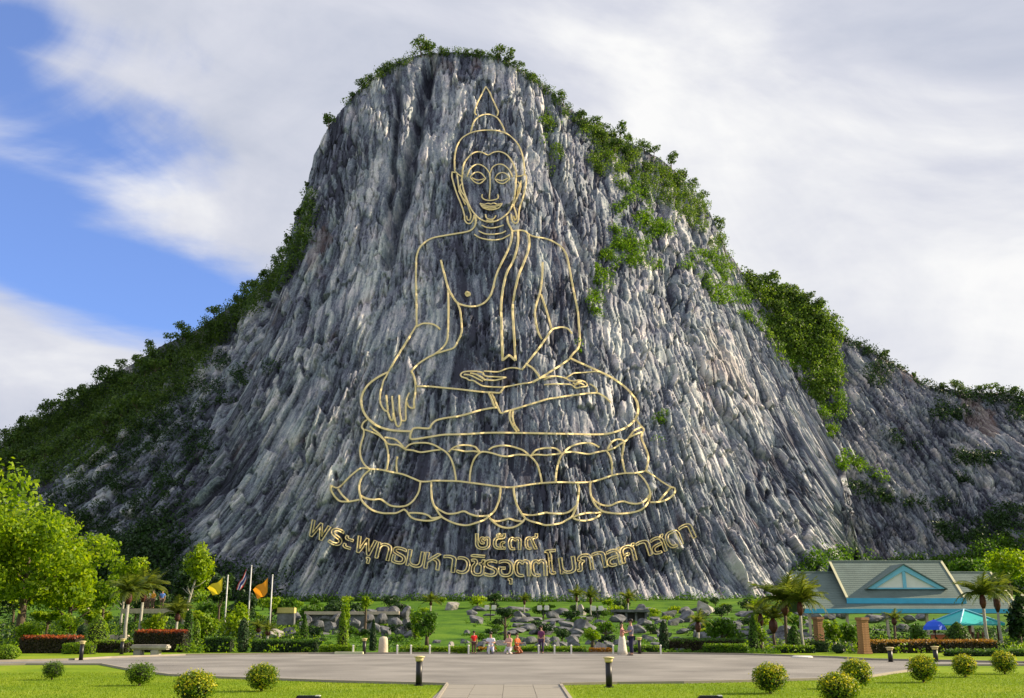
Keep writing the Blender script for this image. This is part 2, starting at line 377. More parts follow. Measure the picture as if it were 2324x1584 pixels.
def sheet(name, pts, m, z, kind='structure'):
    V = [(p.x, p.y, z) for p in pts]; me = bpy.data.meshes.new(name); me.from_pydata(V, [], [tuple(range(len(V)))]); me.update()
    bm = bmesh.new(); bm.from_mesh(me); bmesh.ops.triangulate(bm, faces=bm.faces); bmesh.ops.recalc_face_normals(bm, faces=bm.faces)
    for f in bm.faces:
        if f.normal.z < 0: f.normal_flip()
    bm.to_mesh(me); bm.free()
    return tag(link(name, me, None, (m,)), kind=kind)
farL = [(-200, 1507), (165, 1499), (250, 1494), (420, 1488), (700, 1485), (1161, 1483.5), (1500, 1484.5), (1700, 1487), (1900, 1494), (1980, 1499), (2323, 1506), (2700, 1511)]
nearR = [(2700, 1516), (2323, 1511), (2100, 1511), (2066, 1523), (1973, 1537), (1874, 1543), (1787, 1545.5), (1711, 1547.5), (1549, 1551), (1399, 1552.5), (1272, 1555)]
nearL = [(1014, 1555), (774, 1549), (621, 1543.5), (509, 1540), (387, 1534), (300, 1522), (232, 1509), (60, 1509), (-200, 1513)]
plaza = sheet('plaza', [on_flat(*p) for p in farL + nearR + nearL], M_plaza, 0.02)
# central path: a bed with a slab for each paving stone
pl, pr = on_flat(1012, 1555.5), on_flat(1274, 1555.5)
path = sheet('path', [Vector((pl.x, pl.y, 0)), Vector((pl.x - 0.05, 8, 0)), Vector((pr.x + 0.05, 8, 0)), Vector((pr.x, pr.y, 0))], M_kerb, 0.008)
slab = MB().box(-0.396, 0.396, -0.396, 0.396, 0, 0.016).mesh('paving_slab', bevel=0.003); slab.materials.append(M_slab)
wp = pr.x - pl.x; nsl = 4; sc = wp / nsl / 0.8
yy = pl.y - 0.42; k = 0
while yy > 21:
    for i in range(nsl):
        o = bpy.data.objects.new('paving_slab', slab); COL.objects.link(o); o.parent = path
        o.location = (pl.x + wp * (i + 0.5) / nsl, yy, 0.01 + R_.uniform(-0.002, 0.002)); o.scale = (sc, 1.0, 1)
    yy -= 0.8
def kerb(name, pts, label=None, w=0.12, h=0.07):
    P = [on_flat(*p) for p in pts]; mb = MB()
    for i in range(len(P) - 1):
        a, b = P[i], P[i + 1]; d = (b - a).normalized(); n = Vector((-d.y, d.x, 0)) * w / 2
        if i == 0: n0 = n
        mb.add([(a - n).to_tuple(), (a + n).to_tuple(), (b + n).to_tuple(), (b - n).to_tuple()] + [tuple(q + Vector((0, 0, h))) for q in (a - n, a + n, b + n, b - n)],
               [(0, 1, 2, 3), (7, 6, 5, 4), (0, 4, 5, 1), (1, 5, 6, 2), (2, 6, 7, 3), (3, 7, 4, 0)])
    return tag(mb.obj(name, M_kerb), kind='structure')
kerb('kerb', nearL); kerb('kerb', nearR); kerb('kerb', farL, h=0.1)
kerb('kerb', [(1014, 1555), (985, 1600), (960, 1640)], w=0.08, h=0.05); kerb('kerb', [(1272, 1555), (1302, 1600), (1328, 1640)], w=0.08, h=0.05)

# lawn blades near the camera
def blades(n, poly_ok):
    P = []
    while sum(len(p) for p in P) < n:
        x = NR.uniform(-17, 17, 40000); y = NR.uniform(22.5, 36, 40000); ok = poly_ok(x, y); P.append(np.stack([x[ok], y[ok]], -1))
    P = np.concatenate(P)[:n]; a = NR.uniform(0, 6.28, n); h = NR.uniform(0.02, 0.05, n); w = 0.007
    base = np.stack([P[:, 0], P[:, 1], np.zeros(n)], -1); dx = np.stack([np.cos(a) * w, np.sin(a) * w, np.zeros(n)], -1)
    tip = base + np.stack([NR.uniform(-.02, .02, n), NR.uniform(-.02, .02, n), h], -1)
    V = np.stack([base - dx, base + dx, tip], 1).reshape(-1, 3); return V, np.arange(3 * n).reshape(-1, 3)
LP = np.array([on_flat(*p)[:2] for p in nearL[::-1]]); RP = np.array([on_flat(*p)[:2] for p in nearR[::-1]])
def on_lawn(x, y):
    yl = np.interp(x, LP[:, 0], LP[:, 1]); yr = np.interp(x, RP[:, 0], RP[:, 1])
    return ((x < pl.x - 0.1) & (y < yl - 0.08)) | ((x > pr.x + 0.1) & (y < yr - 0.08))
V, F = blades(90000, on_lawn)
tag(link('grass', np_mesh('grass', V, F), None, (leafmat('grass_blade', [(0.10, 0.18, 0.006), (0.16, 0.25, 0.008), (0.24, 0.30, 0.02)], 0.3),)),
    'short bright green mown grass of the two lawns beside the path', 'grass', kind='stuff')

# ------------------------------------------------------------------ the mountain
def sheet_mountain(name, nu, nv, u_base, base, u_ridge, ridge, back, mat, amp, seed, uw, vh, gullies=(), smooth_mask=None, stain_shade_polys=(), rustpolys=(), recess=None, palepolys=(), flow=False, urange=None):
    """rows run from the foot (v=0) to the ridge (v=1), then down the far side"""
    u = np.linspace(0, 1, nu) if urange is None else np.interp(np.linspace(0, 1, nu), [0, .03, .97, 1], [0, urange[0], urange[1], 1])
    B = np.stack([np.interp(u, u_base, base[:, k]) for k in range(3)], -1)
    Rg = np.stack([np.interp(u, u_ridge, ridge[:, k]) for k in range(3)], -1)
    nb = 26
    v = np.concatenate([np.linspace(0, 1, nv) ** 0.96, np.linspace(1, 2, nb + 1)[1:]])
    U, Vv = np.meshgrid(u, v); vf = np.clip(Vv, 0, 1)[..., None]; vb = np.clip(Vv - 1, 0, 1)[..., None]
    P = B[None] * (1 - vf) + Rg[None] * vf
    P = P + vb * np.array(back)[None, None] + (vb > 0) * np.concatenate([np.zeros_like(vb), np.zeros_like(vb), -(P[..., 2:3] + 5) * vb ** 1.5], -1)
    # normals of the smooth sheet
    du = np.gradient(P, axis=1); dv = np.gradient(P, axis=0); n = np.cross(du, dv); n /= np.linalg.norm(n, axis=-1, keepdims=True) + 1e-9
    n = np.where((n[..., 1:2] > 0) & (Vv[..., None] <= 1), -n, n)
    k1 = np.array([-0.0, -1.0, 0.15]); n = n * 0.5 + k1 * 0.5 * (Vv[..., None] <= 1) ; n /= np.linalg.norm(n, axis=-1, keepdims=True) + 1e-9
    y = vf[..., 0] * vh
    px, py = project(P)
    if flow:
        # beds run down the fall line: a fan opening towards the foot, cut into steps by cross fractures
        jit = py + 170 * fbm(px / 90, py / 160, 3, 91) + 60 * fbm(px / 16, py / 40, 2, 92) + .35 * (px - 1130) * np.sin(px / 210)
        bi = np.floor(jit / 170); yb = (bi + .5) * 170
        G = lambda q: np.clip(q - 150, 0, None) ** 2 / 1800.0
        c = np.where(px < 1130, 1 / 900.0, 1 / 1300.0)
        x = (px - 1130) * np.exp(-c * (G(py) - G(yb))) * 0.1 + bi * 37.7; xs_ = U * uw
    else: xs_ = U * uw; x = xs_ + .55 * y + 3 * fbm(xs_ / 20, y / 15, 3, 17)
    st = 1.0 if flow else .45
    wx = x + 1.6 * fbm(x * 0.06, y * 0.04, 3, seed + 50) + 0.45 * fbm(x * 0.4, y * 0.2, 3, seed + 60)
    wy = y + 3.0 * fbm(x * 0.05 + 9, y * 0.05, 3, seed + 70)
    a1, r1, e1 = cells(wx / 10, wy / st / 55, seed); a2, r2, e2 = cells(wx / 2.6, wy / st / 20, seed + 10)
    a3, r3, e3 = cells(wx / 0.9, wy / st / 9.0, seed + 20); a4, r4, e4 = cells(wx / 0.47, wy / st / 3.4, seed + 30)
    calm = np.clip(0.55 + 1.3 * fbm(x / 9, y / 22, 3, seed + 44), 0.12, 1.0)
    rough = np.ones_like(x) if smooth_mask is None else smooth_mask(px, py)
    d = 2.6 * fbm(xs_ / 26, y / 50, 3, seed + 3)
    ridg = 1 - np.abs(fbm(wx / 5.5, wy / 34, 4, seed + 5)) * 2
    d = d + rough * (1.7 * a1 + 1.15 * a2 * (0.6 + 0.8 * r1) + calm * (0.9 * a3 * (0.5 + r2) + 0.6 * a4) + 0.6 * ridg)
    d = d + rough * (0.35 * fbm(wx / 1.6, wy / 3.0, 4, seed + 7, 0.6))
    slit = 1.25 * np.exp(-(e3 / 0.11) ** 2) * (r4 > 0.25) * np.clip(fbm(x / 7, y / 12, 3, seed + 41) * 1.6 + 0.62, 0, 1)
    d = d - (0.5 + 0.5 * rough) * 2.1 * slit - rough * 0.55 * np.exp(-(e2 / 0.10) ** 2) - rough * 0.9 * np.exp(-(e1 / 0.05) ** 2)
    for pts, wd, dep in gullies:
        pts = np.array(pts, dtype=float); q = py + 0
        gx = np.interp(q, pts[:, 1], pts[:, 0]) + 7 * fbm(py / 40, px * 0 + wd, 3, 99)
        inside = np.clip((q - pts[0, 1]) / 25 + 0.5, 0, 1) * np.clip((pts[-1, 1] - q) / 25 + 0.5, 0, 1)
        d = d - dep * inside * np.exp(-((px - gx) / wd) ** 2)
    if recess is not None: d = d - recess(px, py)
    fade = np.clip(Vv * 14, 0.15, 1) * np.clip((1.35 - Vv) * 3, 0.2, 1)
    rimw = np.exp(-((Vv - 1) / 0.03) ** 2) * 1.0
    d = d * amp * 0.8 * fade * (1 - 0.55 * rimw)
    P = P + n * d[..., None]
    def polymask(polys, soft=14):
        m = np.zeros_like(px)
        jx = px + 60 * fbm(px / 50, py / 90, 5, 31, .6); jy = py + 80 * fbm(px / 50 + 7, py / 90, 5, 37, .6)
        for (cx, cy_, rx, ry, t) in polys:
            rx, ry = rx * 1.0, ry * 1.0
            c, s = math.cos(rad(t)), math.sin(rad(t)); ex = (jx - cx) * c + (jy - cy_) * s; ey = -(jx - cx) * s + (jy - cy_) * c
            m = np.maximum(m, np.clip((1.15 - np.sqrt((ex / rx) ** 2 + (ey / ry) ** 2)) * 1.3, 0, 1))
        return m
    nV = P.shape[0]; ids = np.arange(nV * nu).reshape(nV, nu)
    F = np.stack([ids[:-1, :-1], ids[:-1, 1:], ids[1:, 1:], ids[1:, :-1]], -1).reshape(-1, 4)
    me = np_mesh(name, P.reshape(-1, 3), F, False, np.stack([x.ravel(), (np.minimum(Vv, 2) * vh).ravel()], -1),
                 {'cell': (0.36 * r2 + 0.40 * r3 + 0.24 * r4).ravel(), 'pale': polymask(palepolys).ravel(), 'stain_shade': polymask(stain_shade_polys).ravel(), 'rust': polymask(rustpolys).ravel()})
    return link(name, me, None, (mat,))

# ridge of the main mountain (display px), depth Y; and its foot
rid = [(-500, 1150, 275), (0, 1010, 268), (110, 945, 266), (240, 868, 264), (370, 790, 262), (455, 750, 260), (540, 690, 257), (600, 640, 254), (650, 585, 252),
       (690, 520, 250), (702, 420, 250), (715, 350, 251), (748, 285, 253), (800, 218, 256), (850, 172, 258), (905, 138, 260), (960, 122, 262), (1030, 118, 263), (1110, 126, 263),
       (1165, 148, 262), (1225, 185, 262), (1280, 238, 263), (1350, 290, 266), (1440, 330, 271), (1500, 362, 276), (1560, 415, 281), (1605, 470, 285), (1640, 540, 287),
       (1668, 625, 285), (1735, 740, 277), (1800, 850, 269), (1868, 960, 260), (1905, 1020, 254), (1925, 1150, 246), (1960, 1290, 252), (2010, 1390, 300)]
ur = [0, .10, .13, .165, .20, .225, .25, .27, .29, .31, .325, .34, .36, .385, .41, .435, .46, .49, .525, .55, .58, .61, .64, .68, .71, .74, .765, .79, .82, .855, .885, .915, .935, .955, .975, 1.0]
ridge = np.array([at(*p)[:] for p in rid])
bas = [(-500, 1385, 225), (-100, 1385, 216), (330, 1384, 210), (620, 1382, 205), (850, 1382, 202), (1161, 1381, 201), (1400, 1382, 203), (1600, 1383, 208), (1780, 1384, 216), (1900, 1384, 227), (1935, 1386, 245), (1990, 1388, 310)]
ub = [0, .15, .30, .40, .48, .56, .65, .735, .83, .91, .95, 1.0]
base = np.array([at(*p)[:] for p in bas])
base[:, 2] = terrain(base[:, 0], base[:, 1]) - 2.0
def smooth_mask(px, py):
    # the dressed strip of cliff that carries the figure is smoother; the left shoulder is broken and rough
    m = 1.0 - 0.55 * np.exp(-((px - 1140) / 260) ** 2 - ((py - 800) / 480) ** 2)
    m = m - 0.35 * np.exp(-((px - 900) / 190) ** 2 - ((py - 420) / 330) ** 2)
    edge = 620 - (py - 640) * 0.75
    m = m + 0.45 * np.clip((edge - px) / 80, 0, 1) * np.clip((py - 500) / 100, 0, 1)
    m = m + 0.25 * np.clip((px - 1420) / 150, 0, 1)
    return np.clip(m, 0.42, 1.7)
gull = [([(985, 120), (960, 200), (948, 300), (925, 400), (900, 500), (880, 600)], 13, 7.5),
        ([(900, 150), (905, 230), (895, 330), (890, 420), (878, 520)], 6, 4.0),
        ([(800, 220), (812, 300), (800, 400), (760, 520)], 9, 2.2),
        ([(1240, 200), (1245, 300), (1262, 400), (1290, 490), (1330, 600), (1345, 680)], 10, 3.0),
        ([(1180, 170), (1195, 260), (1225, 360)], 7, 1.8),
        ([(700, 1000), (660, 1100), (600, 1230)], 9, 1.5), ([(820, 900), (790, 1000), (760, 1080)], 10, 1.6),
        ([(1560, 760), (1600, 860), (1660, 980), (1690, 1080)], 10, 2.2), ([(1390, 900), (1420, 1000), (1470, 1150), (1500, 1300)], 8, 1.6),
        ([(1480, 560), (1520, 660), (1560, 760)], 8, 1.6), ([(1720, 900), (1760, 1000), (1800, 1120), (1830, 1250)], 10, 2.0)]
stains_and_shade = [(755, 400, 55, 120, 24), (755, 400, 50, 110, 24), (880, 210, 50, 45, 0), (955, 220, 26, 100, 8), (930, 420, 18, 130, 8), (900, 1180, 400, 130, 0), (430, 1080, 150, 260, 30), (1290, 560, 30, 130, -14), (1420, 520, 60, 150, 10), (1150, 330, 60, 30, 0), (640, 840, 45, 22, 10), (1780, 1080, 70, 110, -20),  # narrow upright ellipses along the summit crevices are shade painted into the rock colour
          (1100, 760, 140, 330, 0), (1120, 640, 150, 260, 0), (1150, 1080, 300, 160, 0), (1130, 1220, 420, 90, 0), (1290, 700, 70, 130, 0), (860, 1120, 70, 120, 12), (560, 1000, 60, 120, 30), (1480, 1250, 200, 80, 0)]  # wide ellipses darken the rock over the figure zone and the foot
rusts = [(1000, 130, 60, 14, 0), (1110, 145, 50, 14, 0), (1655, 560, 12, 60, -10), (1640, 850, 60, 130, -20), (720, 560, 20, 60, 20)]
mountain = sheet_mountain('mountain', 1100, 610, ub, base, ur, ridge, (10, 130, 0), M_rock, 1.0, 3, 255, 175, gull, smooth_mask, stains_and_shade + [(760, 400, 50, 120, 24), (945, 240, 26, 110, 8), (400, 1060, 140, 220, 30)], rusts, flow=True, urange=(0.085, 0.94), palepolys=[(860, 330, 50, 160, 6), (1020, 230, 55, 110, 0), (1000, 330, 45, 170, 4), (960, 560, 80, 170, 8), (820, 640, 60, 150, 18), (700, 880, 40, 130, 22), (760, 1060, 50, 220, 16), (640, 960, 30, 80, 20), (1150, 200, 90, 60, 0), (1600, 1000, 60, 200, -12), (1500, 760, 120, 160, -10), (1700, 860, 60, 120, -24)], recess=lambda px, py: 6.0 * np.clip((585 - (py - 690) * 0.55 + 26 * fbm(py / 60, px / 90, 3, 5) - px) / 45, 0, 1) * np.clip((py - 640) / 60, 0, 1) * np.clip((1330 - py) / 150, 0, 1))  # the extra narrow ellipse deepens the painted shade of the summit crevice
tag(mountain, kind='structure')
# the hill that runs on to the right, farther back
rid2 = [(1480, 500, 330), (1640, 560, 330), (1700, 640, 330), (1780, 665, 330), (1860, 700, 328), (1905, 760, 325), (1985, 800, 322), (2060, 845, 318), (2110, 880, 314), (2200, 890, 308), (2290, 893, 300), (2323, 905, 298), (2500, 960, 290), (2800, 1080, 290)]
ur2 = [0, .13, .19, .26, .34, .40, .48, .56, .61, .70, .79, .82, .9, 1.0]
bas2 = [(1480, 1370, 285), (1800, 1372, 270), (1950, 1372, 262), (2120, 1372, 255), (2323, 1372, 245), (2500, 1374, 238), (2800, 1378, 235)]
ub2 = [0, .24, .37, .52, .72, .85, 1.0]
b2 = np.array([at(*p)[:] for p in bas2]); b2[:, 2] = terrain(b2[:, 0], b2[:, 1]) - 2
stains2 = [(1990, 1180, 120, 60, 10), (2120, 1010, 90, 60, 0), (2230, 1190, 100, 60, 0)]
rusts2 = [(2220, 920, 60, 30, 0), (2235, 960, 40, 40, 0), (2060, 850, 40, 25, 0), (1985, 810, 30, 30, 0)]
hill = sheet_mountain('hill', 560, 340, ub2, b2, ur2, np.array([at(*p)[:] for p in rid2]), (0, 120, 0), M_rock2, 1.25, 77, 190, 130, (), lambda a, b: 1.0 + 0 * a, stains2, rusts2, urange=(0.10, 0.86))
tag(hill, kind='structure')
bpy.context.view_layer.update()
deps = bpy.context.evaluated_depsgraph_get()
CAMP = Vector((0, 0, EYE))
def hit(px, py, objs=(mountain, hill)):
    d = ray(px, py).normalized(); best = None
    for o in objs:
        ok, loc, nor, fi = o.ray_cast(CAMP, d)
        if ok and (best is None or (loc - CAMP).length < (best[0] - CAMP).length): best = (loc.copy(), nor.copy(), o)
    return best

# ------------------------------------------------------------------ the gilded figure, laid on the rock line by line
K = 2323.0 / 3840.0
def curve_pts(pts, closed=False, step=2.2):
    P = [Vector((p[0], p[1])) for p in pts]
    if len(P) == 2: Q = [P[0].lerp(P[1], i / 12) for i in range(13)]
    else:
        Q = []
        n = len(P)
        for i in range(n - 1):
            a = P[max(i - 1, 0)]; b = P[i]; c = P[i + 1]; d = P[min(i + 2, n - 1)]
            if closed: a = P[(i - 1) % (n - 1)] if i == 0 else a; d = P[1] if i == n - 2 else d
            m = max(1, int((c - b).length / step))
            for k in range(m):
                t = k / m
                # sharp corners stay sharp
                if (b - a).length > 0 and (c - b).length > 0 and (b - a).normalized().dot((c - b).normalized()) < 0.2: a = b
                if (d - c).length > 0 and (d - c).normalized().dot((c - b).normalized()) < 0.2: d = c
                Q.append(0.5 * ((2 * b) + (c - a) * t + (2 * a - 5 * b + 4 * c - d) * t * t + (3 * b - a - 3 * c + d) * t ** 3))
        Q.append(P[-1])
    return Q
def lay(Q, lift=0.35):
    """points of the photograph carried onto the cliff, levelled over small hollows"""
    T = []
    for q in Q:
        h = hit(q.x, q.y, (mountain,)); T.append((h[0] - CAMP).length if h else (T[-1] if T else 220.0))
    T = np.array(T); n = len(T)
    lo = np.array([T[max(0, i - 3):i + 4].min() for i in range(n)])
    sm = np.array([lo[max(0, i - 2):i + 3].mean() for i in range(n)]); sm = np.minimum(sm, T) - lift
    return [CAMP + ray(q.x, q.y).normalized() * float(t) for q, t in zip(Q, sm)]
RN = Vector((0, -1, .3)).normalized()
def ribbon(mb, pts, r):
    V = []; F = []; n = 6
    for i, p in enumerate(pts):
        t = pts[min(i + 1, len(pts) - 1)] - pts[max(i - 1, 0)]
        a = t.cross(RN); a = a.normalized() * r if a.length > 1e-5 else Vector((r, 0, 0))
        V += [p + a, p + a * .8 + RN * .07, p - a * .8 + RN * .07, p - a, p - a * .8 - RN * .1, p + a * .8 - RN * .1]
    for i in range(len(pts) - 1):
        for k in range(n): F.append((i * n + k, i * n + (k + 1) % n, (i + 1) * n + (k + 1) % n, (i + 1) * n + k))
    F.append(tuple(range(n))[::-1]); F.append(tuple((len(pts) - 1) * n + k for k in range(n))); mb.add(V, F)
def strokes(name, lines, parent, r=0.2, lift=0.35):
    mb = MB()
    for l in lines: ribbon(mb, lay(curve_pts(l), lift), r * 1.0)
    return mb.obj(name, M_gold, parent)
def T(x0, y0, s, *pts): return [((x0 + x / s) * K, (y0 + y / s) * K) for x, y in pts]
def h2(*p): return T(1600, 280, 2.64, *p)
def h3(*p): return T(1500, 820, 2.64, *p)
def h4(*p): return T(1300, 1200, 1.9367, *p)
def hA(*p): return T(1340, 1340, 4.66, *p)
def hB(*p): return T(1690, 1340, 4.66, *p)
def hC(*p): return T(2040, 1300, 3.96, *p)
def hD(*p): return T(1220, 1560, 3.6, *p)
def hE(*p): return T(1600, 1600, 3.444, *p)
def hF(*p): return T(2050, 1560, 3.6, *p)
o = at(1140, 1190, 205)
fig = empty('buddha_outline', o, 'giant seated Buddha drawn in golden lines on the cliff face', 'cliff figure')
lot = empty('lotus_throne_outline', o + Vector((0, 0, -1)), 'golden line drawing of a two-tiered lotus throne below the seated figure', 'lotus throne')
def P(parent, name, *lines, **kw):
    ob = strokes(name, lines, None, **kw); ob.parent = parent; ob.matrix_parent_inverse = Matrix.Translation(-parent.location); return ob
P(fig, 'flame_finial', h2((585,118),(548,190),(512,260),(482,335),(476,378),(495,402)), h2((585,118),(620,170),(655,250),(690,325),(708,375),(695,412)))
P(fig, 'topknot', h2((435,582),(445,530),(462,478),(497,430),(545,402),(600,393),(650,402),(700,430),(735,480),(765,540),(778,590)))
P(fig, 'hair_outline', h2((280,965),(275,880),(280,790),(300,710),(340,640),(390,600),(450,572),(530,555),(620,550),(700,555),(770,575),(830,610),(890,670),(930,740),(955,830),(965,900),(968,985)))
P(fig, 'hairline', h2((352,1010),(358,930),(375,870),(410,820),(455,780),(500,765),(550,770),(590,790),(615,795),(650,775),(700,762),(750,770),(800,800),(845,860),(875,930),(890,990)))
P(fig, 'face_outline', h2((350,1010),(350,1060),(362,1130),(385,1200),(410,1270),(440,1330),(480,1385),(530,1430),(590,1455),(650,1458),(710,1440),(770,1400),(820,1350),(855,1270),(870,1200),(880,1100),(888,990)))
P(fig, 'eyebrow', h2((400,1010),(420,950),(460,905),(505,888),(550,900),(590,930),(620,975)), r=.17)
P(fig, 'eyebrow', h2((630,968),(655,915),(700,890),(750,890),(795,920),(830,965),(850,1015)), r=.17)
P(fig, 'nose', h2((622,970),(628,1040),(628,1120),(622,1200),(622,1236)), h2((550,1185),(548,1215),(575,1238),(622,1246),(670,1240),(705,1225),(705,1185)), r=.17)
P(fig, 'eye', h2((430,1015),(460,980),(500,965),(545,980),(585,1030),(540,1070),(515,1080),(470,1060),(430,1015)), h2((450,1022),(505,1045),(570,1032)), r=.17)
P(fig, 'eye', h2((675,1030),(705,985),(750,970),(790,985),(818,1025),(785,1065),(745,1080),(700,1060),(675,1030)), h2((690,1035),(745,1050),(805,1026)), r=.17)
P(fig, 'mouth', h2((528,1275),(570,1285),(610,1275),(635,1282),(665,1272),(700,1285),(745,1275),(720,1315),(670,1335),(620,1338),(560,1318),(528,1275)), h2((545,1295),(600,1303),(680,1303),(730,1292)), h2((560,1310),(620,1322),(690,1318)), r=.17)
P(fig, 'chin', h2((582,1385),(590,1415),(620,1432),(660,1428),(685,1395)), h2((592,1442),(630,1450),(660,1442)), r=.17)
for l in (h2((545,1490),(600,1515),(680,1515),(760,1490)), h3((778,122),(840,150),(920,155),(1000,145),(1048,122)), h3((735,155),(780,185),(850,205),(930,212),(1010,200),(1090,158))): P(fig, 'neck_ring', l, r=.18)
P(fig, 'ear', h2((290,970),(252,965),(250,1010),(265,1070),(285,1140),(310,1210),(335,1270),(360,1340),(375,1400),(377,1440),(400,1470),(430,1475),(458,1440),(470,1390)),
  h2((285,962),(320,992),(350,1012)), h2((300,990),(310,1060),(320,1130),(340,1190),(370,1240),(400,1270),(420,1330),(438,1390),(430,1440),(405,1440),(395,1400)), h2((340,1040),(352,1075),(330,1105),(345,1160),(375,1200),(392,1260)), h2((318,1150),(350,1215),(385,1290)), r=.19)
P(fig, 'ear', h2((968,985),(985,1003),(985,1060),(970,1150),(950,1230),(925,1300),(912,1370),(907,1440),(890,1470),(862,1465),(842,1430),(836,1380)),
  h2((895,1008),(935,1002),(968,988)), h2((935,1050),(928,1120),(908,1190),(885,1240),(862,1290),(880,1360),(890,1420),(870,1440),(860,1400)), h2((905,1060),(922,1090),(902,1150),(895,1220),(868,1260)), r=.19)
P(fig, 'shoulder_and_arm', h2((480,1390),(487,1430),(480,1480)) [:1] + h3((750,0),(745,60),(715,105),(660,130),(560,148),(440,168),(330,190),(260,225),(205,275),(175,335),(160,420),(158,600),(162,800),(165,1055)),
  h3((165,1055),(100,1160),(0,1320)) + h4((460,120),(400,215),(340,310),(300,385)), h3((165,1068),(215,1042),(270,1037),(330,1047),(372,1072),(397,1097)), r=.23)
P(fig, 'touching_hand', hA((540,262),(500,340),(455,420),(430,520),(400,620),(395,760),(430,860),(480,930),(525,945),(545,1000),(575,1080),(612,1110)),
  hA((505,660),(515,780),(530,900),(540,940)), hA((605,680),(620,850),(640,1000),(665,1120),(685,1190),(720,1212),(752,1180),(765,1110),(745,1000),(730,850),(730,660)),
  hA((612,1110),(628,1060),(622,980)), hA((770,1100),(810,1112),(845,1090),(845,950),(850,800),(872,700),(910,620)), hA((865,780),(890,850),(940,887),(992,885),(990,760),(1015,600),(1015,480),(1000,380),(970,290),(940,255)), r=.2)
P(fig, 'inner_arm_line', h3((475,710),(478,900),(475,1100),(465,1210),(420,1280),(345,1340)) + hA((1240,0),(1100,90),(1010,170),(940,252)), r=.22)
P(fig, 'waist_line', h3((565,825),(592,900),(602,960),(612,1080),(602,1150),(570,1220),(530,1280),(440,1310),(345,1340)), r=.22)
P(fig, 'chest_line', h3((405,410),(425,500),(455,610),(480,700),(520,770),(565,830),(620,855),(700,870),(780,860),(850,820),(900,750),(925,670),(950,570),(1000,450),(1060,330),(1100,230),(1110,118)), r=.25)
P(fig, 'breast_mark', h3((655,725),(685,735),(688,755),(665,765),(652,745),(660,728)), h3((660,742),(682,750)), r=.3)
P(fig, 'shoulder_and_arm', h2((797,1400),(800,1450),(815,1490)) + h3((1078,60),(1100,100),(1120,122),(1180,115),(1240,125),(1275,155),(1340,180),(1450,200),(1540,240),(1610,295),(1650,370),(1675,480),(1700,620),(1730,770),(1760,920),(1770,1050),(1780,1200),(1765,1280),(1720,1330),(1680,1380)),
  h3((1410,430),(1408,540),(1400,640),(1385,730),(1355,830),(1335,930),(1350,1050),(1370,1130),(1405,1195)), h3((1395,750),(1440,880),(1475,1000),(1500,1095)),
  h3((1703,1138),(1660,1090),(1600,1075),(1540,1085),(1500,1105),(1440,1190),(1370,1290),(1290,1390),(1207,1497)), h4((1310,325),(1350,350),(1380,385),(1400,415)), h4((1625,278),(1560,325),(1480,375),(1400,425),(1350,455)), r=.23)
P(fig, 'robe_sash', h3((1168,120),(1167,240),(1140,360),(1110,440),(1060,530),(1030,640),(1010,760),(1000,880),(1005,1050),(1010,1250),(1015,1405),(1080,1350),(1142,1405)),
  h3((1270,150),(1280,250),(1265,330),(1220,450),(1175,560),(1145,680),(1125,800),(1115,900),(1125,1100),(1135,1250),(1142,1405)), r=.27)
P(fig, 'resting_hand', hB((1235,212),(1150,190),(1050,185),(950,210),(850,250),(760,255),(650,245),(580,242)), hB((550,262),(450,245),(320,245),(220,260),(175,300),(190,340),(280,370),(320,400),(400,410),(480,460),(560,500),(680,515),(800,520),(930,520),(1100,490),(1260,460),(1400,440),(1540,370)),
  hB((230,300),(330,310),(420,350),(560,420)), hB((560,260),(582,310),(650,335),(760,340),(970,350),(880,380),(780,402),(700,402),(600,390),(530,340),(430,290)), hB((340,275),(430,295),(520,345),(600,402)), r=.18)
P(fig, 'leg_top_line', hA((1040,505),(1250,510)) + hB((0,545),(200,565),(400,590),(600,610),(700,612),(850,622),(885,590),(930,525)), r=.22)
P(fig, 'crossed_ankle', hB((660,620),(715,730),(760,850),(810,882)), hB((710,620),(770,740),(820,870),(880,975),(960,950),(1100,910),(1300,850),(1500,790),(1700,730)) + hC((150,765),(300,740),(500,715),(650,695),(790,690),(850,715),(920,760),(990,830)), r=.22)
P(fig, 'shin_line', hB((810,882),(700,890),(500,930),(300,990),(100,1040)) + hA((1700,1040),(1500,1070),(1370,1110),(1300,1175),(1262,1238),(1160,1242),(1060,1232),(980,1245),(945,1300),(925,1380),(955,1432),(1200,1402),(1500,1355)) + hB((100,1348),(300,1343),(700,1320),(1300,1325)) + hC((200,1295),(400,1297),(700,1305),(900,1300),(1050,1270),(1180,1220),(1280,1160),(1350,1085)), r=.23)
P(fig, 'knee_outline', hA((540,260),(430,310),(320,375),(200,470),(120,580),(75,690),(70,800),(100,930),(170,1050),(260,1140),(370,1210),(520,1260),(700,1285),(940,1295)), r=.26)
P(fig, 'knee_outline', hC((380,165),(500,225),(650,290),(800,360),(950,430),(1080,510),(1200,600),(1300,700),(1370,800),(1395,900),(1390,1000),(1350,1085)), r=.26)
P(fig, 'robe_fold', hB((1040,930),(1028,1000),(1040,1100),(1085,1200),(1155,1305)), hB((1088,930),(1080,1040),(1112,1170),(1192,1290)), r=.2)
P(fig, 'upturned_foot', hC((0,565),(150,555),(300,557),(400,565),(440,592),(475,617),(550,602),(630,590),(640,560),(600,520),(520,500),(440,512),(370,500),(320,470),(200,442),(100,450),(0,490)), hC((320,470),(400,420),(450,395),(600,385),(750,370),(845,378)),
  hC((430,540),(480,560),(540,545),(600,575)), hC((450,580),(500,530),(560,520)), hC((680,555),(740,590),(780,640),(785,690)), hB((1540,370),(1640,350),(1750,330),(1860,330)), r=.17)
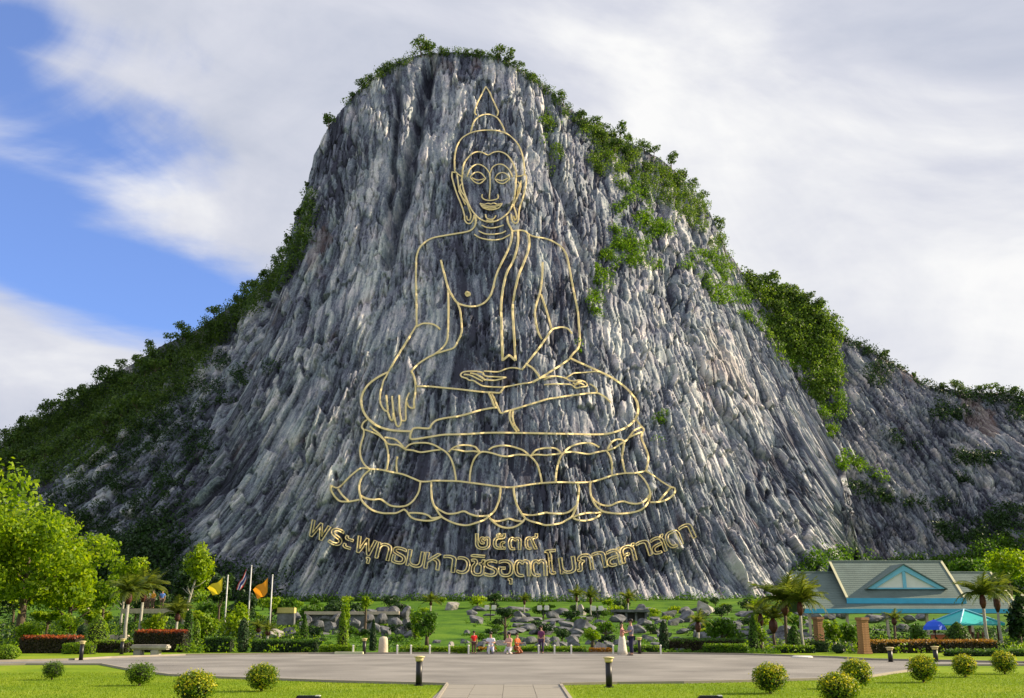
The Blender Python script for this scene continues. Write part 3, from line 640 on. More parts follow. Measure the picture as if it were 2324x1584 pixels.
# lotus throne
P(lot, 'rim_petal', hD((565,50),(515,90),(492,150),(520,195),(515,270),(490,350),(470,440),(475,540),(510,630),(570,700),(610,720)), hD((530,185),(620,215),(720,260),(790,320),(840,372),(900,387),(980,392),(1075,450)), hD((600,140),(660,190),(730,245),(790,320)), hD((808,350),(840,450),(850,560),(840,650),(825,730)), hD((800,290),(880,300),(950,320),(1010,370),(1075,445)), hD((970,550),(960,650),(968,768)))
P(lot, 'upper_petal', hD((1075,445),(1130,392),(1220,367)) + hE((0,212),(100,240),(180,285),(250,330),(310,410),(350,520),(370,620),(380,700)), hD((1075,455),(1180,465),(1280,490),(1380,480)) + hE((100,307),(190,298)))
P(lot, 'small_petal', hE((285,330),(340,275),(420,245),(520,240),(620,260),(660,300),(690,335)), hE((310,292),(400,302),(500,320),(600,317),(680,330)))
P(lot, 'upper_petal', hE((555,722),(560,620),(580,510),(620,410),(680,345),(740,325),(850,345),(950,375),(1050,385),(1180,362),(1320,372)), hE((800,302),(860,265),(960,245),(1060,250),(1160,275),(1250,310),(1330,378),(1410,460),(1450,560),(1475,650),(1485,730)))
P(lot, 'small_petal', hE((1350,378),(1400,312),(1480,285),(1570,275)) + hF((20,434),(80,432),(140,450),(200,508)), hE((1330,375),(1420,362),(1550,370)) + hF((20,525),(100,520),(200,505)))
P(lot, 'upper_petal', hF((120,885),(130,760),(155,640),(190,545),(230,500),(300,430),(400,385),(520,365),(620,375),(710,425)), hF((200,502),(330,485),(450,500),(570,515),(680,490),(810,467)), hF((810,470),(860,560),(880,660),(880,800)))
P(lot, 'rim_petal', hF((820,452),(850,390),(900,337),(980,315),(1055,340)), hF((820,467),(920,430),(990,382),(1060,342),(1110,290),(1180,200),(1275,152)), hF((1110,292),(1200,250),(1285,215)), hF((1215,50),(1250,110),(1310,180),(1290,235),(1280,300),(1330,420),(1370,540),(1365,640),(1340,742)), hF((1052,345),(1030,450),(1020,570),(1040,690),(1065,770)))
P(lot, 'middle_band', hD((450,722),(515,702),(610,717),(750,727),(900,760),(1050,790),(1200,850),(1290,885),(1400,885)) + hE((80,700),(200,700),(400,705),(560,725),(750,750),(900,770),(1050,785),(1200,770),(1400,740)) + hF((40,900),(200,895),(400,900),(600,890),(750,850),(900,800),(1050,775),(1200,770),(1340,742)))
P(lot, 'side_petal', hD((515,702),(450,722),(330,820),(180,965),(75,938),(78,1000),(130,1090),(200,1150),(300,1157),(335,1155),(460,1130)), hD((170,985),(230,1070),(310,1150)))
P(lot, 'side_petal', hF((1340,742),(1450,810),(1560,890),(1680,960),(1727,972),(1730,1030),(1680,1090),(1600,1140),(1510,1162),(1400,1165)), hF((1675,965),(1610,1040),(1550,1110),(1510,1160)))
P(lot, 'lower_petal', hD((600,730),(530,790),(475,870),(455,960),(465,1060),(490,1140),(550,1210),(640,1275),(760,1310),(860,1315),(960,1310),(1060,1262)), hD((468,1070),(540,1110),(640,1130),(740,1125),(800,1160),(880,1210),(980,1225),(1080,1215),(1160,1170),(1220,1100),(1265,1010),(1285,890)))
P(lot, 'small_petal', hD((1060,1262),(1100,1290),(1140,1350),(1200,1390),(1300,1410),(1400,1415)) + hE((100,1205),(190,1168)), hD((1130,1310),(1230,1310),(1330,1322),(1400,1350)) + hE((70,1182),(185,1166)))
P(lot, 'lower_petal', hE((60,718),(60,850),(75,970),(120,1060),(190,1160),(290,1220),(400,1260),(520,1275),(650,1240),(750,1200),(810,1150),(880,1080),(930,960),(950,850),(950,785)), hE((98,1030),(180,1085),(270,1125),(380,1120),(480,1095),(560,1130),(650,1155),(760,1155),(820,1140)))
P(lot, 'small_petal', hE((810,1180),(870,1240),(950,1290),(1050,1310),(1150,1290),(1230,1240),(1270,1190)), hE((830,1200),(900,1222),(980,1212),(1060,1190),(1150,1215),(1240,1225)))
P(lot, 'lower_petal', hE((1120,785),(1130,880),(1160,1000),(1210,1100),(1270,1180),(1340,1220),(1450,1250)) + hF((0,1475),(180,1450),(280,1400),(340,1360),(390,1250),(415,1170),(430,1060),(435,970),(410,902)), hE((1230,1130),(1330,1145),(1430,1135),(1550,1110)) + hF((20,1310),(150,1320),(260,1310),(330,1275),(395,1215)))
P(lot, 'small_petal', hF((340,1365),(400,1400),(500,1415),(600,1400),(690,1360),(755,1295)), hF((350,1372),(450,1330),(560,1310),(680,1310),(755,1290)))
P(lot, 'lower_petal', hF((590,890),(585,980),(600,1080),(640,1180),(690,1240),(760,1290),(860,1310),(1000,1320),(1150,1305),(1270,1270),(1350,1200),(1390,1110),(1395,1020),(1360,930),(1310,850),(1235,775)), hF((600,1090),(670,1160),(760,1205),(860,1210),(950,1170),(1040,1155),(1130,1180),(1230,1185),(1320,1150),(1385,1070)))

# ------------------------------------------------------------------ the inscription below it
def glyph_outline(txt, offset):
    c = bpy.data.curves.new('t', 'FONT'); c.body = txt; c.size = 1.0; c.fill_mode = 'NONE'; c.resolution_u = 3; c.offset = offset
    ob = bpy.data.objects.new('t', c); COL.objects.link(ob); bpy.context.view_layer.update()
    me = bpy.data.meshes.new_from_object(ob.evaluated_get(bpy.context.evaluated_depsgraph_get()))
    V = [v.co.copy() for v in me.vertices]; adj = {i: [] for i in range(len(V))}
    for e in me.edges: a, b = e.vertices; adj[a].append(b); adj[b].append(a)
    loops = []; seen = set()
    for s in range(len(V)):
        if s in seen or not adj[s]: continue
        lp = [s]; seen.add(s); cur = s
        while True:
            nx_ = [k for k in adj[cur] if k not in seen]
            if not nx_: break
            cur = nx_[0]; seen.add(cur); lp.append(cur)
        lp.append(s); loops.append([V[k] for k in lp])
    bpy.data.objects.remove(ob); bpy.data.meshes.remove(me); bpy.data.curves.remove(c)
    return loops
def letters(parent, name, items, height_em, offset, r, sx=1.0):
    fitted = {'า': 1.25, 'ม': 1.12, 'ห': 1.1}
    for i, (txt, cx, cyy, ang) in enumerate(items):
        L_ = glyph_outline(txt, offset)
        if not L_: continue
        bx = [p.x for l in L_ for p in l]; mx = (min(bx) + max(bx)) / 2
        mid = 0.28
        lines = []
        for l in L_:
            Q = []
            for p in l:
                ex = (p.x - mx) * height_em * sx * fitted.get(txt, 1.0); ey = (p.y - mid) * height_em
                c, s = math.cos(ang), math.sin(ang)
                Q.append(Vector(((cx + ex * c + ey * s) * K, (cyy + ex * s - ey * c) * K)))
            # thin out points that sit too close
            R2 = [Q[0]]
            for q in Q[1:]:
                if (q - R2[-1]).length > 0.9: R2.append(q)
            if (R2[-1] - R2[0]).length > 0.1: R2.append(R2[0])
            if len(R2) > 3: lines.append(R2)
        mb = MB()
        for l in lines: ribbon(mb, lay(l), r)
        ob = mb.obj(name, M_gold); ob.parent = parent; ob.matrix_parent_inverse = Matrix.Translation(-parent.location)
insc = empty('inscription', at(1140, 1260, 203), 'curved line of golden Thai letters on the rock below the lotus throne', 'inscription')
arc = [('พ',1195,1990),('ร',1262,2013),('ะ',1306,2034),('พุ',1370,2048),('ท',1439,2068),('ธ',1497,2083),('ม',1557,2095),('ห',1622,2104),('า',1685,2114),('ว',1738,2120),('ชิ',1790,2128),('ร',1841,2130),('อุ',1897,2131),('ต',1958,2131),('ต',2020,2130),('โ',2068,2122),('ม',2128,2119),('ภ',2192,2109),('า',2248,2100),('ส',2303,2091),('ศ',2357,2076),('า',2415,2058),('ส',2469,2044),('ด',2525,2021),('า',2577,1996)]
items = []
for i, (t, x, y) in enumerate(arc):
    a = arc[max(0, i - 2)]; b = arc[min(len(arc) - 1, i + 2)]
    items.append((t, x, y, math.atan2(b[2] - a[2], b[1] - a[1])))
letters(insc, 'letter', items, 110, 0.032, 0.125, 1.1)
year = empty('year_inscription', at(1153, 1230, 204), 'four golden Thai numerals on the rock between throne and curved text', 'numerals')
letters(year, 'numeral', [('๒',1810,2032,0),('๕',1873,2032,0),('๓',1930,2034,0),('๙',1992,2032,0)], 98, 0.0, 0.12, 1.1)

# ------------------------------------------------------------------ foliage builders
def leaf_quads(C, N_, size, rng, droop=0.0):
    """a bent leaf (two triangles off one rib) at each centre, facing roughly along N_"""
    n = len(C); r = rng.normal(size=(n, 3)); t = np.cross(N_, r); t /= np.linalg.norm(t, axis=1, keepdims=True) + 1e-9
    b = np.cross(N_, t); s = (size * rng.uniform(0.65, 1.35, n))[:, None]
    a = C - t * s * 0.5; c = C + t * s * 0.5 - np.array([0, 0, droop]) * s; l = C + b * s * 0.34 + N_ * s * 0.08; q = C - b * s * 0.34 + N_ * s * 0.08
    V = np.stack([a, q, c, l], 1).reshape(-1, 3); F = np.arange(4 * n).reshape(-1, 4)
    return V, F
def lobe_points(lobes, n, rng, inner=0.6):
    w = np.array([l[3] * l[4] * l[5] for l in lobes]) ** 0.67; w /= w.sum(); k = rng.choice(len(lobes), n, p=w)
    L_ = np.array(lobes)[k]; d = rng.normal(size=(n, 3)); d /= np.linalg.norm(d, axis=1, keepdims=True)
    r = inner + (1 - inner) * rng.uniform(0, 1, n) ** 0.5; r *= 1 + 0.12 * rng.normal(size=n)
    P_ = L_[:, :3] + d * L_[:, 3:6] * r[:, None]
    nn = d * 0.8 + rng.normal(size=(n, 3)) * 0.55; nn /= np.linalg.norm(nn, axis=1, keepdims=True)
    return P_, nn
def crown_mesh(name, lobes, n, size, seed, inner=0.6, zmin=None):
    rng = np.random.RandomState(seed); P_, nn = lobe_points(lobes, n, rng, inner)
    if zmin is not None: ok = P_[:, 2] > zmin; P_ = P_[ok]; nn = nn[ok]
    V, F = leaf_quads(P_, nn, size, rng); return np_mesh(name, V, F)
def rand_lobes(rx, rz, zc, n, seed, flat_=0.75, spread=0.62, kmax=0.46):
    r = random.Random(seed); L_ = [(0, 0, zc, rx * 0.6, rx * 0.6, rz * 0.6)]
    for i in range(n):
        a = r.uniform(0, 6.28); q = r.uniform(0.35, 1) * spread * rx; e = r.uniform(-0.7, 0.8)
        k = r.uniform(kmax - 0.2, kmax)
        L_.append((q * math.cos(a), q * math.sin(a), zc + e * rz * 0.72, rx * k, rx * k, rz * k * flat_ * 1.25))
    return L_
def trunk_mesh(h, r0, seed, limbs=5, hl=0.5, spread=1.0, lean=0.0, r1=None):
    r = random.Random(seed); mb = MB(); top = Vector((lean, 0, h)); r1 = r1 or r0 * 0.35
    pts = [Vector((lean * (t ** 1.5) + r.uniform(-.04, .04) * h * 0.3 * (0 < t < 1), r.uniform(-.03, .03) * h * 0.3 * (0 < t < 1), h * t)) for t in (0, .25, .5, .75, 1)]
    mb.tube(pts, [r0 * 1.25, r0, r0 * .85, r0 * .6, r1], 7)
    for i in range(limbs):
        t = r.uniform(hl, 0.92); p = Vector((lean * t ** 1.5, 0, h * t)); a = 6.28 * i / limbs + r.uniform(-.4, .4); q = spread * r.uniform(.6, 1)
        e = p + Vector((math.cos(a) * q, math.sin(a) * q, q * r.uniform(.5, 1.1)))
        mb.tube([p, p.lerp(e, .5) + Vector((0, 0, -.08 * q)), e], [r0 * .45, r0 * .3, r0 * .12], 5)
    return mb.mesh('trunk', True)
def instance_tree(name, label, cat, group, loc, parts, rotz=0.0, scale=1.0):
    if isinstance(scale, (int, float)): scale = (scale,) * 3
    t = empty(name, loc, label, cat, group, rotz, scale)
    for nm, me in parts:
        o = bpy.data.objects.new(nm, me); COL.objects.link(o); o.parent = t
    return t
def with_mat(me, *ms):
    for m in ms: me.materials.append(m)
    return me

# ------------------------------------------------------------------ scrub growing on the rock (uncountable: one mass for each slope)
def in_ellipse_pts(polys, n, rng):
    out = []
    a = np.array([p[2] * p[3] for p in polys], float); a /= a.sum()
    for k in rng.choice(len(polys), n, p=a):
        cx, cy_, rx, ry, t = polys[k][:5]; q = math.sqrt(rng.uniform()) * (1 + .12 * rng.normal()); w = rng.uniform(0, 6.283)
        ex, ey = rx * q * math.cos(w), ry * q * math.sin(w); c, s = math.cos(rad(t)), math.sin(rad(t))
        out.append((cx + ex * c - ey * s, cy_ + ex * s + ey * c))
    return out
def scrub(name, label, polys, n, r0, r1, mat, seed, leaves=58, lsize=0.46, objs=(mountain, hill), clump=True):
    rng = np.random.RandomState(seed); Cs = []; Rs = []
    pts = in_ellipse_pts(polys, n, rng)
    for (x, y) in pts:
        if clump and vnoise(np.array([x / 26.0]), np.array([y / 20.0]), seed)[0] < 0.33: continue
        h_ = hit(x, y, objs)
        if not h_: continue
        r = rng.uniform(r0, r1) * (0.75 + 0.5 * rng.uniform()); Cs.append(tuple(h_[0] + Vector((0, -0.25 * r, 0.35 * r)))); Rs.append(r)
    Cs = np.array(Cs); Rs = np.array(Rs); m = len(Cs); k = leaves
    d = rng.normal(size=(m, k, 3)); d /= np.linalg.norm(d, axis=2, keepdims=True)
    q = (0.45 + 0.6 * rng.uniform(size=(m, k, 1)) ** 0.6)
    off = d * q * Rs[:, None, None] * np.array([1.05, 1.0, 0.85]); C = (Cs[:, None] + off).reshape(-1, 3)
    nn = (d * .7 + rng.normal(size=(m, k, 3)) * .6).reshape(-1, 3); nn /= np.linalg.norm(nn, axis=1, keepdims=True)
    V, F = leaf_quads(C, nn, lsize, rng)
    return tag(link(name, np_mesh(name, V, F), None, (mat,)), label, 'scrub', kind='stuff')
def band(pts, w, step=22):
    """ellipses strung along a line of the photograph"""
    out = []
    for (a, b) in zip(pts[:-1], pts[1:]):
        L_ = math.hypot(b[0] - a[0], b[1] - a[1]); k = max(1, int(L_ / step))
        for i in range(k):
            t = (i + .5) / k; ww = (a[2] if len(a) > 2 else w) * (1 - t) + (b[2] if len(b) > 2 else w) * t
            out.append((a[0] + (b[0] - a[0]) * t, a[1] + (b[1] - a[1]) * t, L_ / k * .8, ww, math.degrees(math.atan2(b[1] - a[1], b[0] - a[0]))))
    return out
leftband = band([(-60, 1075, 95), (60, 1040, 95), (160, 980, 90), (260, 930, 75), (340, 880, 65), (420, 830, 55), (450, 790, 45), (520, 720, 25), (580, 680, 25), (640, 620, 24), (690, 540, 14), (705, 430, 8)], 40)
scrub('scrub', 'dark green bushy cover along the left shoulder of the mountain', leftband, 1900, 1.2, 2.6, M_scrub, 1, clump=False)
scrub('scrub', 'dark bushes on broken rock low on the left slope', [(300, 1240, 60, 50, 0), (380, 1290, 120, 45, 0), (250, 1310, 120, 40, 0), (440, 900, 40, 60, 0), (330, 1010, 90, 40, -30), (240, 1080, 60, 50, 0), (150, 1180, 80, 70, 0), (510, 860, 60, 60, 0), (620, 840, 30, 20, 0), (380, 1120, 60, 90, 20), (260, 1180, 90, 90, 0), (350, 960, 70, 60, 0), (450, 1010, 40, 60, 0)], 760, 0.9, 2.2, M_dark, 2)
scrub('scrub', 'low green bushes along the summit rim of the cliff', band([(735, 275, 8), (790, 222, 10), (850, 178, 9), (905, 145, 12), (945, 116, 18), (985, 112, 14), (1010, 122, 5), (1060, 120, 12), (1130, 126, 17), (1180, 155, 9), (1240, 200, 12), (1285, 250, 16), (1350, 300, 20)], 10), 430, 0.8, 1.7, M_scrub, 3, clump=False, leaves=40, lsize=.45)
scrub('scrub', 'dark green bushes on the upper right shoulder of the cliff', band([(1330, 290, 24), (1400, 330, 40), (1480, 380, 55), (1540, 430, 55), (1590, 490, 40), (1635, 560, 16), (1655, 620, 12)], 30) + [(1365, 370, 26, 30, 0), (1420, 400, 30, 35, 0), (1245, 300, 18, 40, 0), (1255, 360, 14, 40, 0)], 680, 1.0, 2.2, M_scrubmid, 4)
scrub('scrub', 'bright green sunlit bushes in a ragged column right of the drawn figure', [(1435, 460, 40, 50, 0), (1440, 530, 55, 45, 0), (1400, 580, 45, 45, 0), (1370, 620, 22, 50, 0), (1470, 590, 45, 20, 20), (1350, 690, 16, 30, 0), (1560, 610, 24, 12, 0), (1500, 520, 30, 20, 30), (1310, 790, 8, 12, 0), (1498, 950, 12, 16, 0), (1490, 1010, 5, 10, 0), (1600, 590, 40, 16, 20), (1620, 650, 40, 20, 30)], 560, 0.8, 1.9, M_scrubgreen, 5, leaves=44, lsize=.48)
scrub('scrub', 'bright green bushes trailing down the right flank of the cliff', band([(1600, 560, 16), (1680, 660, 22), (1740, 740, 22), (1790, 800, 20), (1830, 860, 18), (1870, 930, 14), (1895, 1000, 10)], 16) + [(1640, 680, 30, 16, 20), (1700, 720, 26, 14, 30)], 420, 0.8, 1.8, M_scrubgreen, 6, leaves=44, lsize=.48)
scrub('scrub', 'dark green wood covering the near end of the far right hill', band([(1690, 610, 22), (1760, 660, 45), (1830, 720, 60), (1880, 790, 50)], 40) + [(1800, 760, 50, 50, 0), (1870, 850, 30, 55, 0)], 900, 1.6, 3.2, M_scrubmid, 7, clump=False, leaves=48, lsize=.75, objs=(hill, mountain))
scrub('scrub', 'bright green bushes hanging down the near end of the far hill', [(1880, 840, 34, 40, 20), (1830, 790, 20, 40, 0), (1950, 1065, 60, 22, 25), (1900, 930, 14, 40, 10)], 190, 1.2, 2.4, M_scrubgreen, 8, leaves=44, lsize=.6)
scrub('scrub', 'scattered dark bushes over the rocky far right hill', band([(1920, 770, 14), (2000, 810, 12), (2080, 860, 12), (2180, 890, 22), (2290, 905, 30), (2340, 930, 40)], 14) + [(1990, 850, 30, 30, 0), (2150, 940, 40, 22, 0), (2210, 1040, 60, 20, 0), (2050, 1000, 40, 12, 20), (1970, 1120, 60, 16, 20), (2180, 1210, 70, 25, 0), (2290, 1180, 60, 30, 0), (2110, 1150, 60, 14, 0), (2180, 1090, 40, 12, 0)], 620, 1.2, 2.4, M_dark, 9, leaves=40, lsize=.6)
scrub('scrub', 'lush green thicket at the foot of the far right hill', [(2290, 1250, 80, 35, 0), (2200, 1300, 120, 45, 0), (2300, 1320, 80, 60, 0), (2080, 1300, 120, 30, 0), (1900, 1300, 90, 40, 0)], 560, 1.3, 2.6, M_mid, 10, leaves=44, lsize=.6, clump=False)
scrub('scrub', 'dark thicket at the foot of the cliff behind the left garden', [(360, 1335, 260, 60, 0), (120, 1310, 220, 90, 0), (560, 1365, 80, 22, 0), (330, 1250, 110, 50, -20)], 900, 1.5, 3.2, M_dark, 12, leaves=44, lsize=.6, clump=False)
scrub('scrub', 'low green growth along the foot of the cliff', band([(620, 1372), (900, 1374), (1200, 1375), (1500, 1375), (1850, 1372)], 9), 620, 0.9, 2.0, M_mid, 11, leaves=36, lsize=.4, clump=False)

# trees that stand up against the sky on the ridge: five kinds copied along the skyline
kinds = []
for i in range(5):
    rx = (2.0, 2.6, 1.7, 2.9, 2.2)[i]; rz = (1.6, 1.5, 1.9, 1.3, 2.1)[i]; zc = (2.9, 3.0, 3.2, 3.2, 3.4)[i]
    c = with_mat(crown_mesh('crown', rand_lobes(rx, rz, zc, (6, 7, 5, 8, 6)[i], 40 + i), 330, .46, 60 + i, .45), M_scrub)
    t = with_mat(trunk_mesh(zc, .13, 80 + i, 5, .4, rx * .6, lean=(.3, -.4, .2, .6, -.2)[i]), M_bark); kinds.append((c, t))
def skyline_tree(px, py, kind, s, label, group=None, objs=(mountain, hill)):
    h_ = None
    for dy in range(0, 60, 3):
        h_ = hit(px, py + dy, objs)
        if h_: break
    if not h_: return
    h2_ = hit(px, py + dy + 5, objs) or h_
    p = h2_[0]; instance_tree('ridge_tree', label, 'tree', group, p - Vector((0, 0, .4)), [('crown', kinds[kind][0]), ('trunk', kinds[kind][1])], R_.uniform(0, 6.28), s)
uniq = [(746, 240, 0, 1.3, 'lone tree leaning out from the upper left corner of the cliff'), (108, 905, 1, 1.15, 'small spreading tree standing alone above the lower left ridge'),
        (485, 690, 3, 1.1, 'flat crowned tree at the end of the left shoulder ridge'), (955, 100, 3, 1.45, 'wide bushy tree crowning the left end of the summit'),
        (1130, 105, 1, 1.35, 'round bushy tree on the right end of the summit'), (1000, 105, 4, .6, 'light green small tree beside the summit notch'),
        (1395, 270, 2, .6, 'tiny upright tree sticking up on the right shoulder skyline'), (695, 385, 2, .55, 'small tree clinging to the steep left edge of the cliff'),
        (2010, 760, 0, 1.1, 'bushy tree on a knob of the far right ridge'), (2075, 825, 2, .7, 'thin upright tree alone in a dip of the far ridge'),
        (1862, 660, 4, 1.1, 'round tree at the outer end of the wooded near hill crest'), (640, 560, 4, 1.1, 'tallest dark tree on the steep left edge below the cliff top')]
for u_ in uniq: skyline_tree(*u_)
skyline_tree(975, 98, 0, 1.35, 'sunny bushy tree at the highest point of the summit'); skyline_tree(1155, 112, 4, 1.15, 'taller bushy tree at the right corner of the summit')
ORD = ['first', 'second', 'third', 'fourth', 'fifth', 'sixth', 'seventh', 'eighth', 'ninth', 'tenth', 'eleventh', 'twelfth', 'thirteenth', 'fourteenth', 'fifteenth', 'sixteenth', 'seventeenth', 'eighteenth', 'nineteenth', 'twentieth']
ORD += ['twenty-' + w for w in ORD[:9]]
def row(pts, n, ks, s0, s1, label, group, objs=(mountain, hill)):
    pts = sorted(pts)
    for i in range(n):
        x = pts[0][0] + (pts[-1][0] - pts[0][0]) * (i + R_.uniform(.2, .8)) / n; y = float(np.interp(x, [p[0] for p in pts], [p[1] for p in pts]))
        skyline_tree(x, y, ks[i % len(ks)], R_.uniform(s0, s1), label % ORD[i], group, objs)
row([(0, 985), (60, 940), (160, 890), (300, 800), (430, 745)], 13, (1, 0, 4, 3), .9, 1.3, '%s bushy tree from the left in the row climbing the left ridge', 'trees up the left ridge')
row([(520, 670), (580, 640), (650, 560), (690, 480)], 7, (0, 4, 2), .9, 1.25, '%s tree from below in the row up the steep left cliff edge', 'trees on the steep left edge')
row([(785, 215), (840, 175), (890, 145)], 5, (0, 3, 1), .7, 1.0, '%s small tree from the left on the rim left of the summit', 'trees on the rim left of the summit')
row([(1050, 112), (1100, 118), (1165, 138), (1225, 175)], 6, (1, 3, 0), .6, .9, '%s small tree rightwards from the notch along the summit rim', 'trees on the summit rim')
row([(1270, 225), (1350, 270), (1440, 305), (1500, 335), (1560, 380), (1610, 440), (1645, 520)], 13, (4, 0, 1, 3), .9, 1.35, '%s dark bushy tree down the right shoulder skyline of the cliff', 'trees on the right shoulder')
row([(1680, 590), (1750, 620), (1830, 650), (1900, 725)], 8, (1, 4, 3), .9, 1.35, '%s tree from the cliff along the crest of the wooded hill', 'trees on the wooded hill crest', (hill,))
row([(2120, 850), (2180, 850), (2260, 868), (2340, 890)], 8, (0, 3, 1), .8, 1.2, '%s tree from the left on the low far right ridge', 'trees on the far right ridge', (hill,))
row([(1930, 745), (1985, 785), (2050, 830)], 4, (2, 0), .5, .8, '%s small bush-like tree down the rocky far ridge', 'small trees on the rocky far ridge', (hill,))

row([(20, 1030), (140, 960), (260, 900), (400, 830)], 12, (1, 4, 3, 0), 1.1, 1.6, '%s big tree from the left just below the left ridge row', 'big trees below the left ridge')
row([(-10, 1085), (120, 1040), (260, 970), (360, 910)], 11, (4, 1, 0, 3), 1.1, 1.6, '%s big tree from the left in the lowest row of the left slope', 'big trees low on the left slope')
row([(60, 985), (200, 915), (330, 840), (450, 780)], 10, (3, 1, 4), 1.0, 1.5, '%s big tree from the left in the middle row of the left slope', 'big trees in the middle of the left slope')
row([(1730, 650), (1790, 690), (1850, 730), (1890, 780)], 8, (1, 4, 3), 1.3, 1.8, '%s big tree from the cliff in the upper row of the wooded hill', 'big trees on the wooded hill', (hill,))
row([(1770, 720), (1830, 770), (1880, 830)], 6, (4, 0, 1), 1.2, 1.7, '%s big tree from the cliff in the lower row of the wooded hill', 'big trees low on the wooded hill', (hill,))
row([(1350, 320), (1430, 360), (1500, 410), (1570, 470)], 8, (4, 1, 0), .9, 1.3, '%s bush-like tree down the green belt of the right shoulder', 'trees in the green belt of the right shoulder')

# ------------------------------------------------------------------ garden plants
def size_at(dpx, Y): return dpx * Y / 2382.0
def ptree(px, py_top, Y, w_px, label, mat, group=None, py_low=None, cat='tree', name='tree', n=1500, leaf=.22, seed=None, trunkmat=None, lean=0.0, tr=.12, lobes=9, inner=.5, dx=0.0, flat_=.8, spread=.62, kmax=.46):
    """a tree whose crown spans py_top..py_low and w_px columns, standing on the ground at distance Y"""
    b = spot(px, Y); H = top_h(px, py_top, Y, b); seed = seed or int(abs(px) * 7 + Y)
    low = top_h(px, py_low, Y, b) if py_low else H * .3
    rz = (H - low) / 2; zc = (H + low) / 2; rx = size_at(w_px, Y) / 2
    c = with_mat(crown_mesh('crown', [(l[0] + dx, l[1], l[2], l[3], l[4], l[5]) for l in rand_lobes(rx, rz, zc, lobes, seed, flat_, spread, kmax)], n, leaf, seed, inner, .05), mat)
    t = with_mat(trunk_mesh(zc, tr, seed, 5, .35, rx * .7, lean=lean + dx), trunkmat or M_bark)
    return instance_tree(name, label, cat, group, b, [('crown', c), ('trunk', t)])
ptree(40, 1075, 74, 330, 'huge bright yellow-green leafy tree filling the left edge of the picture', M_bright, py_low=1448, n=21000, leaf=.29, lobes=34, tr=.3, inner=.62, flat_=.5, spread=.86, kmax=.36)
for i_, (x_, t_, Y_, w_, m_, l_) in enumerate([(20, 1290, 104, 170, M_dark, 'deep green tree behind the huge tree at the left edge'), (120, 1300, 112, 150, M_mid, 'broad green tree behind the left garden statue'),
    (200, 1330, 100, 110, M_ygreen, 'sunny rounded tree behind the short pale statue'), (300, 1322, 108, 130, M_dark, 'dark broad tree behind the terrace group of people'), (370, 1340, 112, 110, M_dark, 'dark rounded tree right of the terrace people'),
    (470, 1350, 108, 110, M_mid, 'green rounded tree at the cliff foot behind the yellow flag'), (540, 1358, 116, 100, M_dark, 'dark low tree at the cliff foot behind the striped flag'), (640, 1352, 112, 70, M_mid, 'leafy tree at the cliff foot right of the orange flag'),
    (100, 1385, 82, 90, M_bright, 'sunny bush-like tree under the huge left tree'), (205, 1372, 88, 80, M_bright, 'sunny bush-like tree left of the twin palms'), (440, 1385, 80, 70, M_bright, 'sunny bush-like tree left of the yellow flagpole foot'),
    (700, 1362, 108, 80, M_mid, 'low green tree above the left half of the long ledge'), (750, 1358, 112, 70, M_dark, 'low dark tree above the right half of the long ledge'), (890, 1366, 110, 80, M_dark, 'low dark tree at the cliff foot above the dark rock pile')]):
    ptree(x_, t_, Y_, w_, l_, m_, py_low=1412, n=int(900 + w_ * 9), leaf=.30, inner=.5, lobes=10)
ptree(-70, 1040, 80, 330, 'second huge bright tree mostly beyond the left edge of the picture', M_bright, py_low=1400, n=6000, leaf=.42, lobes=16, tr=.3)
ptree(150, 1250, 78, 150, 'bright green spreading lower tree tucked under the huge left tree', M_bright, py_low=1400, n=4200, leaf=.30, lobes=12, tr=.2)
ptree(225, 1300, 84, 90, 'yellow-green airy tree right of the huge left tree', M_ygreen, py_low=1400, n=1500, leaf=.26)
ptree(268, 1262, 96, 110, 'bright broad tree behind the two pale-trunked palms', M_bright, py_low=1370, n=2200, leaf=.32, trunkmat=M_palebark)
ptree(408, 1216, 92, 84, 'tall leaning bright green tree left of the three flags', M_bright, py_low=1350, n=2600, leaf=.28, tr=.13, dx=1.3, trunkmat=M_palebark, inner=.4, lobes=12)
ptree(405, 1262, 94, 80, 'dark shaded tree just left of the leaning bright tree', M_dark, py_low=1400, n=1500, leaf=.32)
ptree(490, 1290, 100, 70, 'dark leafy tree behind the yellow flag', M_dark, py_low=1390, n=1300, leaf=.3)
ptree(555, 1335, 96, 60, 'dark green tree between the striped and orange flags', M_dark, py_low=1400, n=1000, leaf=.28)
ptree(780, 1352, 74, 34, 'narrow bright green tree left of the dark rock pile', M_ygreen, py_low=1478, n=1300, leaf=.17, lobes=10)
ptree(826, 1348, 82, 28, 'small bright round-headed tree above the dark rock pile', M_bright, py_low=1385, n=520, leaf=.18)
ptree(968, 1382, 68, 74, 'loose green tree with several stems beside the grassy slope', M_mid, py_low=1455, n=1600, leaf=.17)
ptree(942, 1376, 74, 36, 'light green small tree left of the loose multi-stemmed tree', M_ygreen, py_low=1470, n=700, leaf=.16)
ptree(1146, 1376, 78, 52, 'dark umbrella-shaped clipped tree above the slab rocks', M_dark, py_low=1404, n=900, leaf=.15, flat_=.6)
ptree(1345, 1418, 66, 44, 'pale weeping young tree above the red-edged planter', M_ygreen, py_low=1465, n=520, leaf=.15)
ptree(1375, 1408, 78, 60, 'green shrub-like tree among the slab rocks left of the couple', M_mid, py_low=1440, n=600, leaf=.17)
ptree(1640, 1388, 66, 92, 'light green broad young tree behind the long right hedge', M_mid, py_low=1460, n=1700, leaf=.17)
ptree(1727, 1410, 64, 40, 'light green thin tree beside the tall dark cone tree', M_ygreen, py_low=1470, n=500, leaf=.15)
ptree(1895, 1402, 63, 50, 'light green multi-stemmed tree between the two brick pillars', M_ygreen, py_low=1466, n=1000, leaf=.16, trunkmat=M_palebark)
